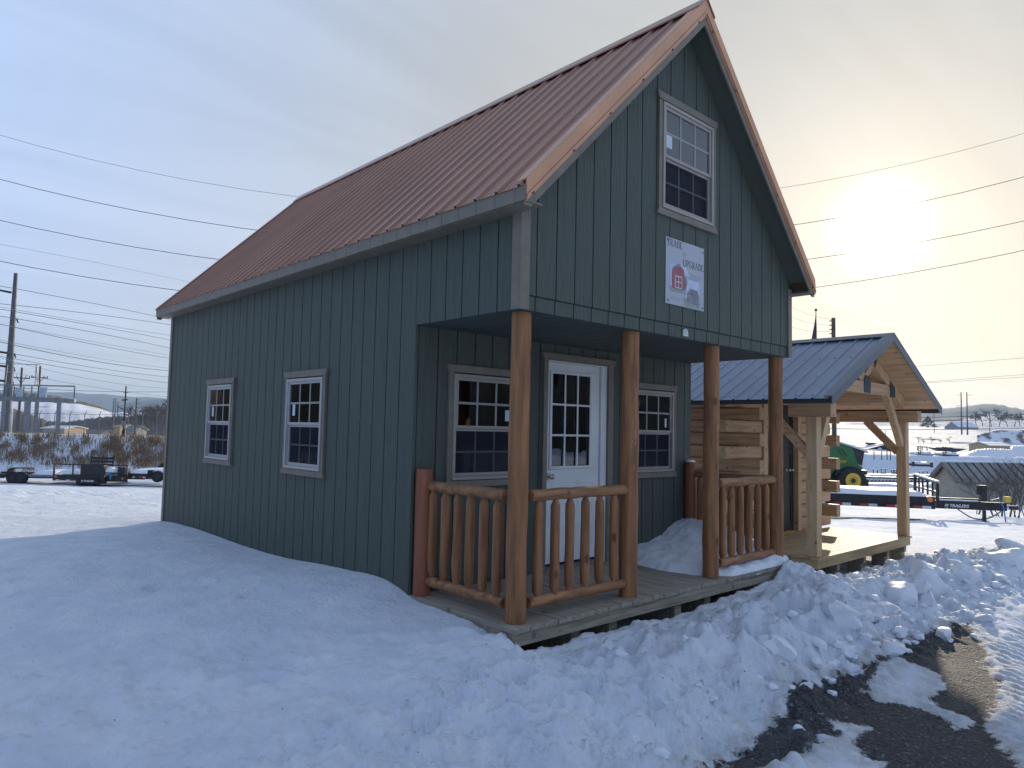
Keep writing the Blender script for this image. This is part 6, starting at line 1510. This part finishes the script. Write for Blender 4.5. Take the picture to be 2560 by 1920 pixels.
# car hauler with tandem wheels
P=ltr(0,1209,45); gzl=0.0
t1=empty('car_hauler',P(1,0,0),'black car hauler trailer with tandem wheels at the left edge of the lot','trailer')
mb=MB(); fbox(mb,P,-1.5,3.4,.1,.2,.38,.60); fbox(mb,P,-1.5,3.4,2.1,2.2,.38,.60); fbox(mb,P,-1.5,.2,-.1,.1,.35,.5); fbox(mb,P,-1.5,3.4,.2,2.1,.42,.5); mb.build('frame',M_blackm,t1)
mb=MB(); fbox(mb,P,1.75,3.4,.0,.1,.48,.60); mb.build('ramp_slat',M_galv,t1)
mb=MB(); mb.prism([(.25,.40),(.55,.92),(.75,1.02),(1.75,1.04),(1.95,.90),(1.85,.90),(1.7,.98),(.8,.96),(.62,.88),(.38,.40)],lambda u,v,z:P(u,v,z),-.15,.35); mb.build('fender',M_blackm,t1)
wheel(P,.80,.0,.39,.24,t1); wheel(P,1.32,.0,.39,.24,t1)
mb=MB(); snowslab(mb,P,1.8,3.3,.15,2.1,.60,.22,4,8); mb.build('snow',M_snow,t1,smooth=True,fixn=False)
# equipment trailer with side rails
P=ltr(131,1201,44.5)
t2=empty('equipment_trailer',P(2,0,0),'black equipment trailer with side rails and blue hoses in the middle of the left lot','trailer')
L2=4.62
mb=MB(); fbox(mb,P,0,L2,0,.1,.0,.38); fbox(mb,P,0,L2,0,.09,.98,1.05)
for u in (0,1.18,L2-.08): fbox(mb,P,u,u+.08,.005,.085,.38,.98)
fbox(mb,P,0,L2,2.1,2.2,.0,.38); fbox(mb,P,0,L2,.1,2.1,.2,.3); mb.build('frame',M_blackm,t2)
mb=MB(); fbox(mb,P,1.70,3.15,-.02,.6,.38,.975); fbox(mb,P,3.95,4.45,.1,.7,.40,.9); mb.build('tool_box',M_black,t2,bevel=.02)
mb=MB(); fbox(mb,P,1.6,3.4,-.25,-.02,-.12,.10); fbox(mb,P,3.2,3.4,-.4,-.2,.1,.95); mb.build('tongue',M_black,t2)
textobj('PJ TRAILERS',.15,P,1.92,-.26,-.02,M_whitep,t2,'lettering',.2,.003,.004)
mb=MB(); snowslab(mb,P,.1,1.6,.15,2.1,.40,.2,6,8); mb.build('snow',M_snow,t2,smooth=True,fixn=False)
mb=MB(); fbox(mb,P,.14,.26,-.015,0,.2,.30); fbox(mb,P,4.3,4.4,-.015,0,.15,.25); mb.build('marker_light',M_orange,t2)
mb=MB(); 
for u in (.35,1.0,1.3): fbox(mb,P,u,u+.22,-.012,0,.02,.07)
mb.build('red_reflector',M_redp,t2)
mb=MB()
for u in (.2,.85): fbox(mb,P,u,u+.22,-.0125,0,.02,.07)
mb.build('white_reflector',M_whitep,t2)
mb=MB()
for k_ in range(3): mb.tube([P(3.45+.05*k_,-.2,.42),P(3.55+.06*k_,-.25,.62-.03*k_),P(3.68+.05*k_,-.25,.45),P(3.7+.04*k_,-.25,.15)],.02,5)
mb.build('hose',M_hose,t2)
mb=MB(); fbox(mb,P,3.15,3.32,-.3,-.15,.30,.42); mb.build('plug_cover',M_yellow,t2)
mb=MB(); fbox(mb,P,2.95,3.12,-.42,-.3,.05,.0); mb.tube([P(3.1,-.3,.05),P(3.1,-.3,-.35)],.035,8); fbox(mb,P,3.0,3.2,-.4,-.2,-.38,-.34); fbox(mb,P,1.4,2.6,.2,.5,-.4,-.02); mb.build('jack',M_black,t2)
mb=MB(); snowslab(mb,P,3.3,3.9,-.3,.3,.62,.30,2,5); mb.build('tongue_snow',M_snow,t2,smooth=True,fixn=False)
# upright ramp of the trailer behind
P=ltr(222,1170,47)
t3=empty('upright_ramp',P(.8,0,0),'black slatted ramp standing upright behind the equipment trailer','ramp')
mb=MB()
for k_ in range(4): w=.02+k_*.21; mb.beam(P(.05+.03*k_,.0+.03*k_,w),P(1.52+.01*k_,.0+.03*k_,w),.06,.165)
mb.beam(P(0,0,-.2),P(.12,.12,.85),.07,.07); mb.beam(P(1.5,0,-.2),P(1.56,.12,.85),.07,.07); mb.beam(P(.8,.02,-.2),P(.84,.14,.85),.05,.05); mb.build('slat',M_black,t3)
mb=MB(); fbox(mb,P,-1,2.2,.2,2,-.65,-.35); mb.build('deck',M_black,t3)
# trailer running behind the cabin corner
P=ltr(316,1204,45)
t4=empty('deck_trailer',P(1.5,0,0),'black deck trailer with snow on its bed, running behind the green cabin corner','trailer')
mb=MB(); fbox(mb,P,-.6,4.5,0,.12,.18,.52); fbox(mb,P,-.6,4.5,2.2,2.3,.18,.52); fbox(mb,P,-.6,4.5,.12,2.2,.40,.48); fbox(mb,P,1.35,1.7,-.1,.1,.3,.75); mb.build('frame',M_blackm,t4)
mb=MB(); snowslab(mb,P,.0,4.4,.05,2.3,.50,.26,8,12); mb.build('snow',M_snow,t4,smooth=True,fixn=False)
mb=MB(); mb.prism([(1.3,.30),(1.35,.72),(1.6,.76),(1.8,.30)],lambda u,v,z:P(u,v,z),-.1,.1); mb.build('fender',M_blackm,t4,bevel=.02)
wheel(P,1.95,.0,.36,.24,t4); wheel(P,2.75,.0,.36,.24,t4)
mb=MB()
for u in (.10,.75,1.45): fbox(mb,P,u,u+.25,-.012,0,.26,.34)
mb.build('red_reflector',M_redp,t4)
mb=MB()
for u in (.36,1.02,1.75): fbox(mb,P,u,u+.16,-.0125,0,.25,.32)
mb.build('white_reflector',M_whitep,t4)
P=ltr(386,1172,50); t5=empty('snowy_truck',P(1,0,0),'snow covered dark pickup top just left of the green cabin corner','truck')
mb=MB(); mb.prism([(0,0),(.5,.40),(.8,.52),(3,.56),(3,0)],lambda u,v,z:P(u,v,z),0,1.8); mb.build('body',M_black,t5,bevel=.05); mb=MB(); mb.prism([(-.3,-.1),(.1,.08),(2.9,.12),(3,-.1)],lambda u,v,z:P(u,v,z),-.3,-.01); mb.build('snow',M_snow,t5)
def box_haze():
    mb=MB(); mb.box((-7600,-7600,-160),(7600,7600,330)); 
    M=bpy.data.materials.new('haze'); M.use_nodes=True; n=M.node_tree.nodes; n.clear(); o=n.new('ShaderNodeOutputMaterial'); v=n.new('ShaderNodeVolumePrincipled')
    v.inputs['Color'].default_value=(.52,.72,1.0,1); v.inputs['Density'].default_value=HD; v.inputs['Anisotropy'].default_value=.35
    M.node_tree.links.new(v.outputs[0],o.inputs['Volume']); ob=mb.build('haze',M); tag(ob,'pale winter haze over the valley',kind='stuff'); return ob
HD=.00013
box_haze()
